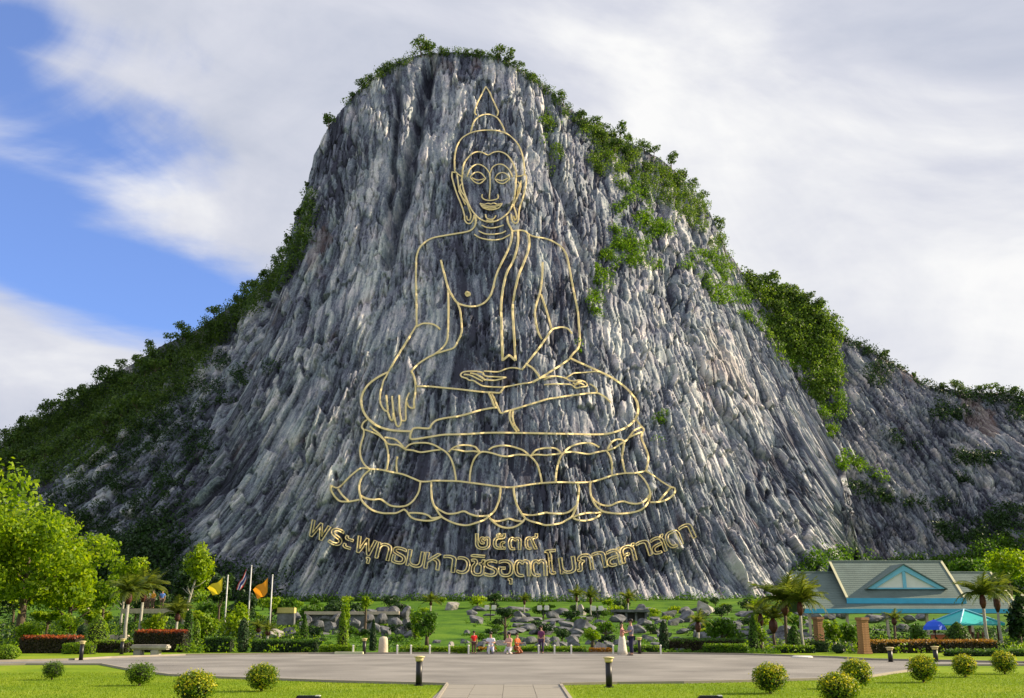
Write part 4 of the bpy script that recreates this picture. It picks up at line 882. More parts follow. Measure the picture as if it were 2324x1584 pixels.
ptree(1932, 1406, 61, 44, 'darker green multi-stemmed tree beside the right brick pillar', M_mid, py_low=1470, n=900, leaf=.16, trunkmat=M_palebark)
ptree(2083, 1402, 62, 40, 'oval green tree standing in the orange-tipped hedge', M_mid, py_low=1474, n=1200, leaf=.15, trunkmat=M_palebark)
ptree(2318, 1330, 66, 80, 'dark tree at the right edge behind the round-topped shrubs', M_dark, py_low=1470, n=1800, leaf=.25)
ptree(2310, 1235, 110, 130, 'bright green tree at the right edge behind the pavilion roof', M_bright, py_low=1330, n=1800, leaf=.38)
ptree(2225, 1262, 120, 110, 'dark green tree behind the right end of the pavilion roof', M_mid, py_low=1330, n=1500, leaf=.4)
ptree(1985, 1262, 122, 100, 'dark low tree showing above the left side of the main roof ridge', M_dark, py_low=1330, n=900, leaf=.4)
ptree(150, 1385, 66, 60, 'light leafy small tree behind the left red-topped hedge', M_ygreen, py_low=1450, n=800, leaf=.18)
ptree(60, 1400, 64, 90, 'yellow-green bushy tree beside the left end of the red-topped hedge', M_ygreen, py_low=1470, n=1300, leaf=.18)
ptree(345, 1388, 68, 70, 'bright green small tree behind the long red hedge', M_bright, py_low=1440, n=900, leaf=.18)
ptree(520, 1362, 72, 80, 'bright green tree at the foot of the yellow and striped flags', M_bright, py_low=1480, n=2000, leaf=.2)
ptree(468, 1385, 70, 50, 'yellowish green tree left of the yellow flagpole', M_ygreen, py_low=1480, n=1200, leaf=.18)
ptree(610, 1350, 84, 50, 'leafy plant clump behind the orange flagpole', M_bright, py_low=1385, n=600, leaf=.2)

# slender and clipped evergreens
def topiary(name, px, pt, pb, Y, w, label, mat, prof, cat='topiary', group=None, n=900, leaf=.11, stem=0.0):
    b = spot(px, Y); H = top_h(px, pt, Y, b); z0 = max(0.02, top_h(px, pb, Y, b)) if pb else 0.02; rx = size_at(w, Y) / 2; rng = np.random.RandomState(int(px))
    t = rng.uniform(0, 1, n) ** .85; r = np.interp(t, [p[0] for p in prof], [p[1] for p in prof]) * rx; a = rng.uniform(0, 6.283, n); q = 0.8 + .25 * rng.uniform(size=n)
    C = np.stack([np.cos(a) * r * q, np.sin(a) * r * q, z0 + t * (H - z0)], -1); nn = np.stack([np.cos(a), np.sin(a), .5 + 0 * a], -1) + rng.normal(size=(n, 3)) * .45; nn /= np.linalg.norm(nn, axis=1, keepdims=True)
    V, F = leaf_quads(C, nn, leaf, rng); e = empty(name, b, label, cat, group)
    link('foliage', np_mesh('foliage', V, F), e, (mat,))
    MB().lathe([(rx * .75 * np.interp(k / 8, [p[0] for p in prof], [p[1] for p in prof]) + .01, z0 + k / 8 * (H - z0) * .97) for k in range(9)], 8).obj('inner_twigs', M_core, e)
    MB().tube([(0, 0, -.1), (0, 0, z0 + .3)], .05).obj('trunk', M_bark, e)
    return e
CONE = [(0, .8), (.12, 1), (.5, .72), (.85, .32), (1, .05)]; COLM = [(0, .7), (.15, 1), (.7, .9), (.92, .5), (1, .1)]; DOME = [(0, .75), (.3, 1), (.7, .75), (1, .1)]; BALL = [(0, .35), (.25, .85), (.5, 1), (.75, .85), (.92, .5), (1, .1)]
topiary('cypress', 423, 1384, 1488, 62, 24, 'tall dark slim cypress at the right end of the long red hedge', M_mid, COLM)
topiary('cypress', 441, 1405, 1485, 64, 22, 'lighter slim evergreen just right of the tall dark left cypress', M_ygreen, COLM)
topiary('cypress', 549, 1402, 1488, 60, 26, 'dark column cypress in front of the striped flag', M_dark, COLM)
topiary('cypress', 688, 1394, 1452, 70, 20, 'small dark cone cypress above the dark clipped hedge', M_mid, CONE)
topiary('cypress', 776, 1385, 1482, 60, 30, 'green cone cypress left of the white stone post', M_ygreen, CONE)
topiary('cypress', 845, 1406, 1478, 62, 18, 'dark slim cypress beside the white stone post', M_dark, CONE)
topiary('cypress', 1507, 1408, 1486, 60, 22, 'dark slim column cypress right of the embracing couple', M_dark, COLM)
topiary('cypress', 1711, 1394, 1488, 60, 28, 'dark green tall cone cypress left of the palm trunks', M_mid, CONE)
topiary('cypress', 1803, 1420, 1482, 60, 34, 'dark dome-shaped evergreen between the palm trunks', M_mid, DOME)
topiary('cypress', 2177, 1412, 1458, 63, 66, 'broad green cone bush in front of the teal gazebo', M_mid, CONE, n=1600)
topiary('clipped_ball', 1904, 1462, 1494, 58, 30, 'dark clipped ball bush beside the foot of the right pillar', M_dark, BALL)
topiary('clipped_ball', 662, 1460, 1480, 62, 30, 'low clipped bush at the right end of the dark clipped hedge', M_mid, BALL)
topiary('clipped_ball', 216, 1395, 1470, 62, 56, 'upright pale green feathery bush behind the left red-topped hedge', M_ygreen, DOME, n=1300, cat='bush')
topiary('clipped_ball', 183, 1418, 1448, 63, 26, 'dark egg-shaped clipped bush behind the far left bollard', M_dark, BALL)
topiary('clipped_ball', 15, 1463, 1500, 46, 60, 'round yellowish bush at the left edge of the lawn', M_ygreen, BALL, n=1500, leaf=.09, cat='bush')

# yellow-tipped round shrubs on the lawns
ball = []
M_ball = leafmat('lawn_shrub_leaf', [(0.02, 0.055, 0.004), (0.08, 0.16, 0.006), (0.17, 0.27, 0.01)], 0.4, patch=2.0)
for i in range(3):
    rng = np.random.RandomState(300 + i); P_, nn = lobe_points([(0, 0, .5, .47, .47, .45)] + [(math.cos(a) * .17, math.sin(a) * .17, .5 + .12 * math.sin(3 * a + i), .36, .36, .36) for a in (0, 1.3, 2.6, 3.9, 5.2)], 2600, rng, .72)
    ok = P_[:, 2] > .08; P_, nn = P_[ok], nn[ok]; V, F = leaf_quads(P_, nn, .062, rng); inn = P_[:, 2] < .6
    low = with_mat(np_mesh('foliage', V, F), M_ball)
    P2, n2 = lobe_points([(0, 0, .52, .48, .48, .46)], 2600, rng, .93); ok = (P2[:, 2] > .55 + .12 * rng.normal(size=len(P2))) | (rng.uniform(size=len(P2)) < .12); V2, F2 = leaf_quads(P2[ok], n2[ok], .066, rng)
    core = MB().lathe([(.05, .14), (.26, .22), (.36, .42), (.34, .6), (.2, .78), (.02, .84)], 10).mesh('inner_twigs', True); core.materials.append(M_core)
    ball.append((low, with_mat(np_mesh('yellow_tips', V2, F2), M_yellow), core))
stem = MB().tube([(0, 0, -.05), (.01, .01, .25)], [.05, .04]).mesh('stem'); stem.materials.append(M_bark)
def lawn_ball(px, pyc, r, pyb, label, tips=True, sq=1.0):
    b = on_flat(px, pyb); s = size_at(2 * r, b.y) / .98; H = top_h(px, pyc - r, b.y, b)
    parts = [('foliage', ball[int(px) % 3][0]), ('inner_twigs', ball[int(px) % 3][2]), ('stem', stem)] + ([('yellow_tips', ball[int(px) % 3][1])] if tips else [])
    return instance_tree('round_shrub', label, 'shrub', 'round shrubs on the lawns', b, parts, R_.uniform(0, 6.28), (s, s, H / .98))
lawn_ball(118, 1522, 23, 1543, 'smallest dark green round shrub, leftmost on the left lawn', False)
lawn_ball(316, 1532, 31, 1556, 'dark green clipped shrub with a broad flat base on the left lawn', False)
lawn_ball(440, 1566, 42, 1604, 'yellow-topped round shrub cut by the bottom edge of the left lawn')
lawn_ball(593, 1542, 34, 1569, 'green-gold round shrub on the left lawn, nearest the central path')
lawn_ball(1748, 1543, 36, 1574, 'yellow-green round shrub nearest the path on the right lawn')
lawn_ball(1906, 1570, 42, 1606, 'bright yellow-topped round shrub cut by the bottom edge of the right lawn')
lawn_ball(1945, 1530, 33, 1563, 'green round shrub directly behind the bright yellow-topped one')
lawn_ball(2096, 1518, 30, 1549, 'round shrub on a short stem right of the overlapping pair')
lawn_ball(2190, 1512, 25, 1537, 'yellow-speckled round shrub, second from the right edge')
lawn_ball(2280, 1504, 25, 1530, 'rightmost round shrub on the right lawn, beside the pale kerb')

# hedges
def hedge(pxa, pxb, pt, Y, label, body, top=None, depth=1.0, Y2=None, dens=1.0, toplabel=None):
    a = spot(pxa, Y); b = spot(pxb, Y2 or Y); L_ = (b - a).length; H = top_h((pxa + pxb) / 2, pt, (Y + (Y2 or Y)) / 2, (a + b) / 2)
    e = empty('hedge', a, label, 'hedge', None, math.atan2(b.y - a.y, b.x - a.x)); rng = np.random.RandomState(int(pxa) + 5)
    n = int(900 * L_ * H * dens / 1.2) + 300; u = rng.uniform(0, L_, n); side = rng.uniform(size=n); z = rng.uniform(0.02, H, n); y = rng.uniform(0, depth, n)
    f = side < .5; t = (side >= .5) & (side < .85); yy_ = np.where(f, rng.uniform(-.04, .06, n), y); zz = np.where(t, H + rng.uniform(-.06, .05, n) + .05 * np.sin(u * 2.1), z); lr = side >= .85; uu = np.where(lr, np.where(rng.uniform(size=n) < .5, 0, L_) + rng.uniform(-.05, .05, n), u)
    C = np.stack([uu, yy_, zz], -1); nn = rng.normal(size=(n, 3)) * .6 + np.stack([0 * u, np.where(f, -1, 0), np.where(t, 1, .2)], -1); nn /= np.linalg.norm(nn, axis=1, keepdims=True)
    V, F = leaf_quads(C, nn, .10, rng); link('foliage', np_mesh('foliage', V, F), e, (body,))
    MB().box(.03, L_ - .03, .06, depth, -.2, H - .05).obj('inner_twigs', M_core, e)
    if top:
        n = int(420 * L_ * dens) + 60; C = np.stack([rng.uniform(0, L_, n), rng.uniform(-.06, depth, n), H + rng.uniform(-.10, .10, n) + .05 * np.sin(np.linspace(0, 9, n))], -1)
        nn = rng.normal(size=(n, 3)) * .6 + [0, -.3, 1]; nn /= np.linalg.norm(nn, axis=1, keepdims=True); V, F = leaf_quads(C, nn, .11, rng)
        tag(link('young_tips', np_mesh('young_tips', V, F), e, (top,)), toplabel)
    return e
hedge(40, 168, 1447, 58, 'dark hedge with red young tips at the far left of the garden', M_maroon, M_red, 1.2, toplabel='red leaf tips')
hedge(300, 412, 1434, 60, 'tall dark hedge with bright red tips behind the stone bench', M_maroon, M_red, 1.2, toplabel='bright red leaf tips')
hedge(140, 205, 1462, 56.5, 'low light green hedge behind the far left bollard', M_ygreen, None, .8)
hedge(205, 285, 1458, 59, 'green-topped low hedge between the two red hedges', M_maroon, M_ygreen, .9)
hedge(570, 716, 1456, 60, 'long dark green clipped hedge right of the flagpoles', M_dark, M_mid, 1.0)
hedge(462, 520, 1450, 60, 'short dark green hedge below the yellow flag', M_dark, M_mid, 1.0)
hedge(724, 800, 1466, 59, 'small bright green low hedge left of the white stone post', M_ygreen, None, .8)
hedge(908, 1015, 1468, 58, 'low bright green hedge right of the white stone post', M_ygreen, None, .7)
hedge(1018, 1064, 1472, 57, 'short lime green planter hedge with two white posts', M_ygreen, M_ygreen, .8)
hedge(1180, 1330, 1472, 58, 'low patchy green hedge behind the standing purple figure', M_mid, M_ygreen, .7)
hedge(1440, 1500, 1470, 58, 'low dark hedge with yellow-green top right of the couple', M_dark, M_ygreen, .8)
hedge(1520, 1690, 1454, 60, 'long brown-green hedge right of the slim dark cypress', M_maroon, M_mid, 1.2)
hedge(1600, 1698, 1466, 57.5, 'lime green low hedge in front of the long brown-green hedge', M_mid, M_ygreen, .7, toplabel='lime green tips')
hedge(1765, 1850, 1470, 58.5, 'dark low hedge with yellow top at the foot of the left pillar', M_dark, M_ygreen, .8)
hedge(1842, 1880, 1458, 60, 'dark hedge behind the clipped ball bush', M_dark, None, .8)
hedge(1974, 2266, 1457, 58, 'long dark hedge with orange tips in front of the gazebo', M_maroon, M_orange, 1.2, Y2=60, toplabel='orange leaf tips')
hedge(2155, 2330, 1479, 53, 'low dark green hedge at the right edge before the kerb path', M_dark, M_mid, .8)
hedge(1085, 1125, 1474, 58.5, 'small dark red-brown hedge behind the seated people', M_maroon, M_orange, .6)

# palms: each frond is a part, sharing three meshes
def frond_mesh(L_, seed, droop=.9, w=.42):
    r = random.Random(seed); V = []; F = []; n = 15; pts = []
    for i in range(n + 1):
        t = i / n; pts.append(Vector((L_ * t * (1 - .18 * t * droop), 0, L_ * (.55 * t - droop * .75 * t * t))))
    for i in range(1, n + 1):
        p = pts[i]; d = (pts[i] - pts[i - 1]).normalized(); l = L_ * w * math.sin(math.pi * min(1, .12 + .88 * i / n) ** .8) * .62 + .04
        for s in (-1, 1):
            q = p + d * l * .55 + Vector((0, s * l * .85, -l * .35 * droop + r.uniform(-.04, .04))); k = len(V)
            V += [pts[i - 1], p, q + d * .02, q]; F.append((k, k + 1, k + 2, k + 3))
    for i in range(n):
        a, b = pts[i], pts[i + 1]; k = len(V); h = Vector((0, .018, 0)); V += [a - h, a + h, b + h, b - h]; F.append((k, k + 1, k + 2, k + 3))
    me = np_mesh('frond', [tuple(v) for v in V], F); me.materials.append(M_palm); return me
fronds = [frond_mesh(1.0, 5, .7), frond_mesh(1.0, 6, 1.05), frond_mesh(1.0, 8, .4)]
def palm(px, pc, Y, crown_px, label, shaft_px=0, n=15, pale=True, group=None, r=.09, name='palm_tree', base_py=None, fat=1.0):
    b = spot(px, Y); H = top_h(px, pc, Y, b); e = empty(name, b, label, 'palm tree', group); R0 = size_at(crown_px, Y) * 1.2; n = int(n * 1.6); sh = size_at(shaft_px, Y) if shaft_px else .12
    MB().tube([(0, 0, -.2), (.02, 0, .2), (-.03, 0, H * .4), (0, 0, max(.3, H - sh))], [r * 1.5, r * 1.15, r, r * .9], 8).obj('trunk', M_palebark if pale else M_bark, e, True)
    MB().lathe([(r * .95, H - sh), (r * 2.0 * fat, H - sh * .65), (r * 1.9 * fat, H - sh * .25), (r * .9, H + .05)], 8).obj('crownshaft', M_shaft, e, True)
    for i in range(n):
        o = bpy.data.objects.new('frond', fronds[i % 3 if i < n * .8 else 1]); COL.objects.link(o); o.parent = e
        a = i * 2.4 + R_.uniform(-.2, .2); up = (-1.05 + 1.25 * (i / n)) if i % 3 else -.35 - .6 * (i / n); s = R0 * R_.uniform(.85, 1.15)
        o.location = (0, 0, H); o.rotation_euler = (0, up * .75, a); o.scale = (s, s, s)
    return e
palm(280, 1345, 64, 50, 'pale straight-trunked palm beside the red hedge, left of its twin', 26, 15, r=.11)
palm(313, 1340, 68, 55, 'pale-trunked palm just right of its twin behind the stone bench', 26, 15, r=.10)
palm(396, 1392, 66, 44, 'short palm with a dark red shaft left of the slim cypresses', 18, 14)
palm(1787, 1362, 62, 72, 'tallest spreading palm left of the pavilion roof', 34, 18, r=.10, pale=False, fat=1.2)
palm(1822, 1366, 60, 64, 'palm leaning fronds over the lower pavilion roof, pale thin trunk', 30, 17, r=.09)
palm(1730, 1394, 66, 42, 'small brownish palm left of the tall spreading palm', 26, 13)
palm(1758, 1404, 63, 40, 'small palm with a fat dark red shaft under the tall palm', 32, 12, pale=False, fat=1.5)
palm(1586, 1412, 64, 30, 'small thin palm in front of the right slab rocks', 22, 11)
palm(2243, 1350, 62, 58, 'feathery light palm in front of the right end of the pavilion', 30, 17, r=.10)
palm(2275, 1348, 65, 52, 'palm with a dark red shaft at the right end of the pavilion', 40, 15, r=.09, fat=1.2)
palm(2035, 1404, 68, 26, 'dark small palm under the pavilion eaves', 14, 11, pale=False)
palm(975, 1366, 120, 26, 'tiny palm above the grass beside the round boulder', 8, 12)
palm(1190, 1362, 135, 18, 'tiny palm at the cliff foot above the clipped umbrella tree', 10, 12)
palm(1310, 1352, 135, 24, 'small fan palm at the cliff foot, left of its yellow neighbour', 14, 13)
palm(1342, 1356, 132, 26, 'small yellowish palm at the cliff foot beside the pale boulder', 16, 13)
palm(1428, 1358, 128, 26, 'small low palm at the cliff foot above the dark stone shelter', 10, 13)
palm(605, 1432, 68, 24, 'tiny drooping palm in front of the beige rocks below the orange flag', 10, 11)
palm(583, 1425, 72, 24, 'tiny pale drooping palm left of the beige rocks', 10, 11)

# ------------------------------------------------------------------ rocks
rocks = []
for i in range(8):
    bm = bmesh.new(); bmesh.ops.create_icosphere(bm, subdivisions=3, radius=1.0); r = random.Random(500 + i)
    pl_ = [(Vector((r.gauss(0, 1), r.gauss(0, 1), r.gauss(0, .8))).normalized(), r.uniform(.42, .82)) for _ in range(16)]
    for v in bm.verts:
        for n_, d_ in pl_:
            q = v.co.dot(n_) - d_
            if q > 0: v.co -= n_ * q * .98
        v.co *= 1 + .06 * math.sin(v.co.x * 9 + i) * math.sin(v.co.y * 8 + v.co.z * 7)
    me = bpy.data.meshes.new('rock'); bm.to_mesh(me); bm.free(); me.materials.append(M_grock); rocks.append(me)
    m2 = me.copy(); m2.materials.clear(); m2.materials.append(M_grock2); rocks.append(m2)
def rock(px, pyb, Y, w, h, label, pale=False, group='boulders of the rock garden', kind=None, name='boulder', dep=.8):
    b = spot(px, Y) if pyb is None else at(px, pyb, Y)
    k = (R_.randrange(8) if kind is None else kind) * 2 + (1 if pale else 0); s = size_at(w, Y) / 2 / .85; hh = size_at(h, Y) / .85
    o = link(name, rocks[k], None, (), (b.x, Y, b.z + hh * .25), (R_.uniform(-.12, .12), R_.uniform(-.12, .12), R_.choice((0, math.pi)) + R_.uniform(-.3, .3)))
    o.scale = (s, s * dep, hh * .62); return tag(o, label, 'boulder', group)
def yz(px, py):
    """distance at which the ground shows at this pixel"""
    lo, hi = 57.0, 200.0
    for _ in range(40):
        m = (lo + hi) / 2; z = at(px, py, m).z
        if z > tz(at(px, py, m).x, m): hi = hi if False else hi; lo, hi = (lo, m) if False else (m, hi) if at(px, py, m).z > tz(at(px, py, m).x, m) else (lo, m)
        else: hi = m
    return (lo + hi) / 2
def grock(px, pyb, w, h, label, **k):
    best = None
    for Y in np.arange(58, 196, 1.0):
        z = tz(at(px, pyb, Y).x, Y)
        if z >= at(px, pyb, Y).z: best = Y; break
    Y = best or 110.0
    return rock(px, None, Y, w, h, label, **k)
grock(1024, 1384, 32, 24, 'large pale rounded boulder standing on the grass ridge', pale=True, group=None, kind=0)
grock(1322, 1396, 24, 26, 'upright pale boulder catching the sun near the cliff foot', pale=True, group=None, kind=1)
grock(1080, 1415, 44, 20, 'pointed grey rock left of the clipped umbrella tree', group=None, kind=2)
grock(1272, 1396, 52, 16, 'flat sunlit slab rock left of the upright pale boulder', group=None, kind=3)
grock(1605, 1392, 52, 30, 'big light grey outcrop rock behind the light green broad tree', pale=True, group=None, kind=4)
grock(1240, 1440, 46, 26, 'large mossy grey rock in the middle of the slab field', group=None, kind=5)
grock(1320, 1438, 60, 34, 'large dark grey rock right of the mossy rock', group=None, kind=6)
grock(1232, 1475, 26, 20, 'pale boulder behind the purple-dressed person', pale=True, group=None, kind=7)
grock(1024, 1472, 20, 14, 'small pale boulder behind the low lime hedge', pale=True, group=None)
rock(622, None, 72, 54, 34, 'beige sunlit boulder below the orange flag', pale=True, group=None, kind=2)
rock(588, None, 74, 30, 22, 'small pale boulder left of the beige sunlit boulder', pale=True, group=None)
rock(655, None, 76, 34, 34, 'grey boulder right of the beige sunlit boulder', group=None)
rock(1540, None, 60, 26, 14, 'low grey rock beside the slim dark cypress', group=None)
slabs = [(1190,1400,40,8),(1215,1408,50,9),(1170,1412,46,9),(1260,1412,60,9),(1300,1408,50,10),(1180,1424,60,10),(1225,1420,40,9),(1170,1436,50,9),(1210,1440,36,9),(1250,1428,40,8),(1290,1424,56,12),(1350,1400,40,14),(1375,1395,44,18),
 (1330,1412,44,12),(1362,1420,40,12),(1400,1412,44,16),(1340,1446,40,12),(1380,1440,36,12),(1300,1452,40,10),(1240,1460,60,12),(1200,1462,50,12),(1180,1470,40,10),(1270,1468,46,10),(1350,1462,50,10),(1450,1400,60,14),(1460,1420,44,14),
 (1450,1438,50,14),(1475,1455,50,14),(1490,1440,40,10),(1520,1400,46,12),(1550,1392,60,16),(1530,1420,44,16),(1560,1412,50,20),(1580,1432,50,20),(1550,1440,44,14),(1600,1420,40,16),(1540,1462,50,16),(1580,1466,40,12),(1625,1440,50,14),
 (1640,1412,50,12),(1668,1420,44,12),(1655,1450,40,12),(1690,1400,50,14),(1700,1430,40,12),(1740,1470,50,14),(1760,1480,44,14),(1745,1455,40,12),(1770,1450,44,14),(1785,1466,36,10),(1820,1440,40,12),(1835,1462,40,14),(1820,1478,40,12),
 (1830,1420,40,12),(1070,1396,40,12),(1110,1398,36,8),(1110,1462,50,12),(1090,1470,40,10),(1055,1460,30,10),(1140,1465,40,10),(1120,1440,30,8),(1420,1398,36,10),(1500,1416,34,10),(1485,1390,50,8),(1060,1440,24,8),(990,1460,24,10)]
rs = random.Random(4)
while len(slabs) < 135:
    x, y = rs.uniform(1060, 1860), rs.uniform(1384, 1476)
    if x < 1150 and 1395 < y < 1455: continue
    if all(abs(x - q[0]) > 14 or abs(y - q[1]) > 5 for q in slabs): slabs.append((x, y, rs.uniform(26, 60), rs.uniform(9, 17)))
for (x, y, w, h) in slabs: grock(x, y, w * R_.uniform(.8, 1.1), h * R_.uniform(.9, 1.4), 'flat grey slab rock stepping up the grassy garden slope', group='slab rocks on the garden slope', dep=.7)
pile = [(845,1395,30,16),(870,1392,36,20),(895,1398,40,22),(920,1400,34,26),(835,1412,36,18),(865,1414,34,22),(900,1420,38,22),(925,1424,34,20),(845,1432,36,22),(875,1438,36,20),(905,1442,34,22),(930,1446,34,18),(800,1420,30,20),(815,1440,34,18),(890,1456,34,16),(925,1464,30,14),(950,1430,24,20)]
for (x, y, w, h) in pile: rock(x, y, 78 + (1460 - y) * .25, w, h, 'dark jagged rock in the tall pile behind the white stone post', group='dark rock pile')
ledge = [(672,1404,30,18),(700,1410,30,18),(730,1408,34,16),(760,1410,30,20),(690,1425,34,20),(722,1428,34,20),(752,1430,30,20),(665,1442,30,20),(700,1446,34,16),(735,1448,36,16),(765,1446,30,20),(800,1400,26,18)]
for (x, y, w, h) in ledge: rock(x, y, 84 + (1450 - y) * .2, w, h, 'grey rock below the long pale ledge left of the dark pile', group='rocks below the ledge')
under = [(1880,1405,40,16),(1910,1400,40,14),(1985,1408,50,18),(2020,1404,50,16),(2060,1410,40,16),(2000,1440,44,16),(2045,1434,44,18),(1990,1460,30,14),(2090,1404,40,14),(2295,1440,40,24),(2315,1455,36,22),(2280,1462,40,18)]
for (x, y, w, h) in under: rock(x, y, 96 + (1450 - y) * .1, w, h, 'grey boulder showing beneath the pavilion roof line', group='boulders behind the pavilion')

LM = [(280, 1400, 'the left twin palm'), (313, 1430, 'the right twin palm'), (216, 1430, 'the feathery bush'), (350, 1385, 'the terrace wall'), (396, 1420, 'the short red-shafted palm'), (432, 1440, 'the two slim cypresses'), (505, 1420, 'the yellow flagpole'), (558, 1420, 'the striped flagpole'), (608, 1420, 'the orange flagpole'), (740, 1440, 'the small bright low hedge'), (920, 1400, 'the right end of the long ledge'), (1420, 1395, 'the low fan palm'), (1540, 1440, 'the long brown-green hedge'), (1024, 1375, 'the pale rounded boulder'), (1322, 1385, 'the upright pale boulder'), (1146, 1395, 'the clipped umbrella tree'), (1240, 1435, 'the large mossy rock'), (1432, 1385, 'the dark stone shelter'), (1425, 1450, 'the embracing couple'),
      (1507, 1450, 'the slim dark cypress'), (1605, 1385, 'the light grey outcrop'), (1640, 1430, 'the light green broad tree'), (1711, 1440, 'the dark cone cypress'), (1787, 1430, 'the tall palm trunk'), (1861, 1430, 'the left brick pillar'), (1228, 1462, 'the person in purple'), (1362, 1475, 'the red-edged planter'),
      (869, 1465, 'the thick white stone post'), (845, 1450, 'the slim cypress by the stone post'), (968, 1430, 'the loose multi-stemmed tree'), (780, 1420, 'the narrow bright tree'), (688, 1420, 'the small dark cone cypress'), (648, 1385, 'the yellow stone block'), (1962, 1440, 'the right brick pillar'), (2035, 1420, 'the small palm under the eaves'), (2083, 1440, 'the oval hedge tree'), (2290, 1440, 'the right edge tree'), (1075, 1462, 'the child in red')]
def name_rocks():
    grp = {}
    for o in COL.objects:
        if o.get('group') == 'small bushes of the rock garden':
            x, y = project(np.array([o.location[:]])); x, y = float(x[0]), float(y[0]); k = min(range(len(LM)), key=lambda i: (LM[i][0] - x) ** 2 + 4 * (LM[i][1] - y) ** 2)
            grp.setdefault((o['group'], k), []).append(((LM[k][0] - x) ** 2 + 4 * (LM[k][1] - y) ** 2, o))
    for o in COL.objects:
        if o.get('group') in ('slab rocks on the garden slope', 'dark rock pile', 'rocks below the ledge', 'boulders behind the pavilion'):
            x, y = project(np.array([o.location[:]])); x, y = float(x[0]), float(y[0]); k = min(range(len(LM)), key=lambda i: (LM[i][0] - x) ** 2 + 4 * (LM[i][1] - y) ** 2)
            grp.setdefault((o['group'], k), []).append(((LM[k][0] - x) ** 2 + 4 * (LM[k][1] - y) ** 2, o))
    kind_ = {'small bushes of the rock garden': 'small leafy bush', 'slab rocks on the garden slope': 'flat grey slab rock', 'dark rock pile': 'jagged rock of the dark pile', 'rocks below the ledge': 'grey rock below the ledge', 'boulders behind the pavilion': 'grey boulder'}
    for (g, k), L_ in grp.items():
        L_.sort(key=lambda t: t[0])
        for i, (_, o) in enumerate(L_): o['label'] = '%s, %s to %s' % (kind_[g], 'nearest' if i == 0 else ORD[i] + ' nearest', LM[k][2])
bushes = []
for i in range(6):
    L_ = rand_lobes(.9, .5, .5, 6, 900 + i); bushes.append((with_mat(crown_mesh('foliage', L_, 420, .17, 950 + i, .4, .02), (M_mid, M_bright, M_dark, M_ygreen, M_mid, M_dark)[i]), with_mat(trunk_mesh(.5, .05, 960 + i, 4, .2, .5), M_bark)))
for i in range(150):
    px = R_.uniform(200, 720) if i % 3 == 0 else R_.uniform(700, 1860); py = 1372 + 92 * R_.random() ** (1.0 if i % 3 else .8)
    if 965 < px < 1110 and 1388 < py < 1452: continue
    Y = next((float(Y) for Y in np.arange(60, 190, 1.5) if tz(at(px, py, Y).x, Y) >= at(px, py, Y).z), None)
    if Y is None: Y = 185.0
    b = spot(px, Y); s = size_at(R_.uniform(24, 52), Y) / 1.45; f_ = bushes[i % 6]
    instance_tree('bush', 'x', 'bush', 'small bushes of the rock garden', b, [('foliage', f_[0]), ('stems', f_[1])], R_.uniform(0, 6), (s, s, s * R_.uniform(.7, 1.2)))
bpy.context.view_layer.update(); name_rocks()
# ------------------------------------------------------------------ built things of the garden
# long ledge
a, b = at(690, 1391, 92), at(905, 1392, 92)
MBl = MB().box(0, b.x - a.x, 0, 1.2, -.14, .14)
tag(MBl.obj('stone_ledge', M_stone, bevel=.02, loc=(a.x, 92, a.z)), 'long pale stone ledge above the grey rocks left of centre', 'ledge')
MBp = MB().box(0, b.x - a.x, .3, .9, -2.2, -.14)
q = MBp.obj('retaining_wall', M_grock, loc=(a.x, 92, a.z)); tag(q, 'dark retaining wall under the long pale stone ledge', 'wall')
a = at(648, 1385, 84); o = MB().box(-.7, .7, 0, .8, -.22, .22).obj('stone_block', flat('yellow_stone', (.55, .47, .16), .8, .1, 4), bevel=.03, loc=a); tag(o, 'small yellow stone block on the ledge right of the orange flag', 'stone block')
MB().box(-.68, .68, .1, .7, -1.1, -.22).obj('footing', M_grock, o)
# low stone shelter near the foot of the cliff
b_ = spot(1432, 118); e = empty('stone_shelter', b_, 'dark low stone shelter with a flat roof on the upper garden slope', 'shelter')
s_ = .049; MB().box(-2.1, 2.1, -.9, .9, 1.15, 1.45).obj('roof_slab', M_grock, e, bevel=.05)
for x in (-1.7, -.5, .6, 1.7): MB().box(x - .12, x + .12, -.6, -.3, -.2, 1.15).obj('post', M_grock, e)
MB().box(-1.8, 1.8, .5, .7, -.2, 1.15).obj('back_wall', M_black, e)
# stone bench
b_ = spot(341, 55.5); w = size_at(42, 55.5); e = empty('stone_bench', b_, 'long pale rough stone bench in front of the red hedge', 'bench')
bm = MB().box(-w, w, -.32, .32, .27, .52).obj('seat', M_grock2, e, bevel=.07)
for x in (-w * .62, w * .3): MB().box(x - .22, x + .22, -.25, .25, -.05, .28).obj('leg', M_grock2, e, bevel=.05)
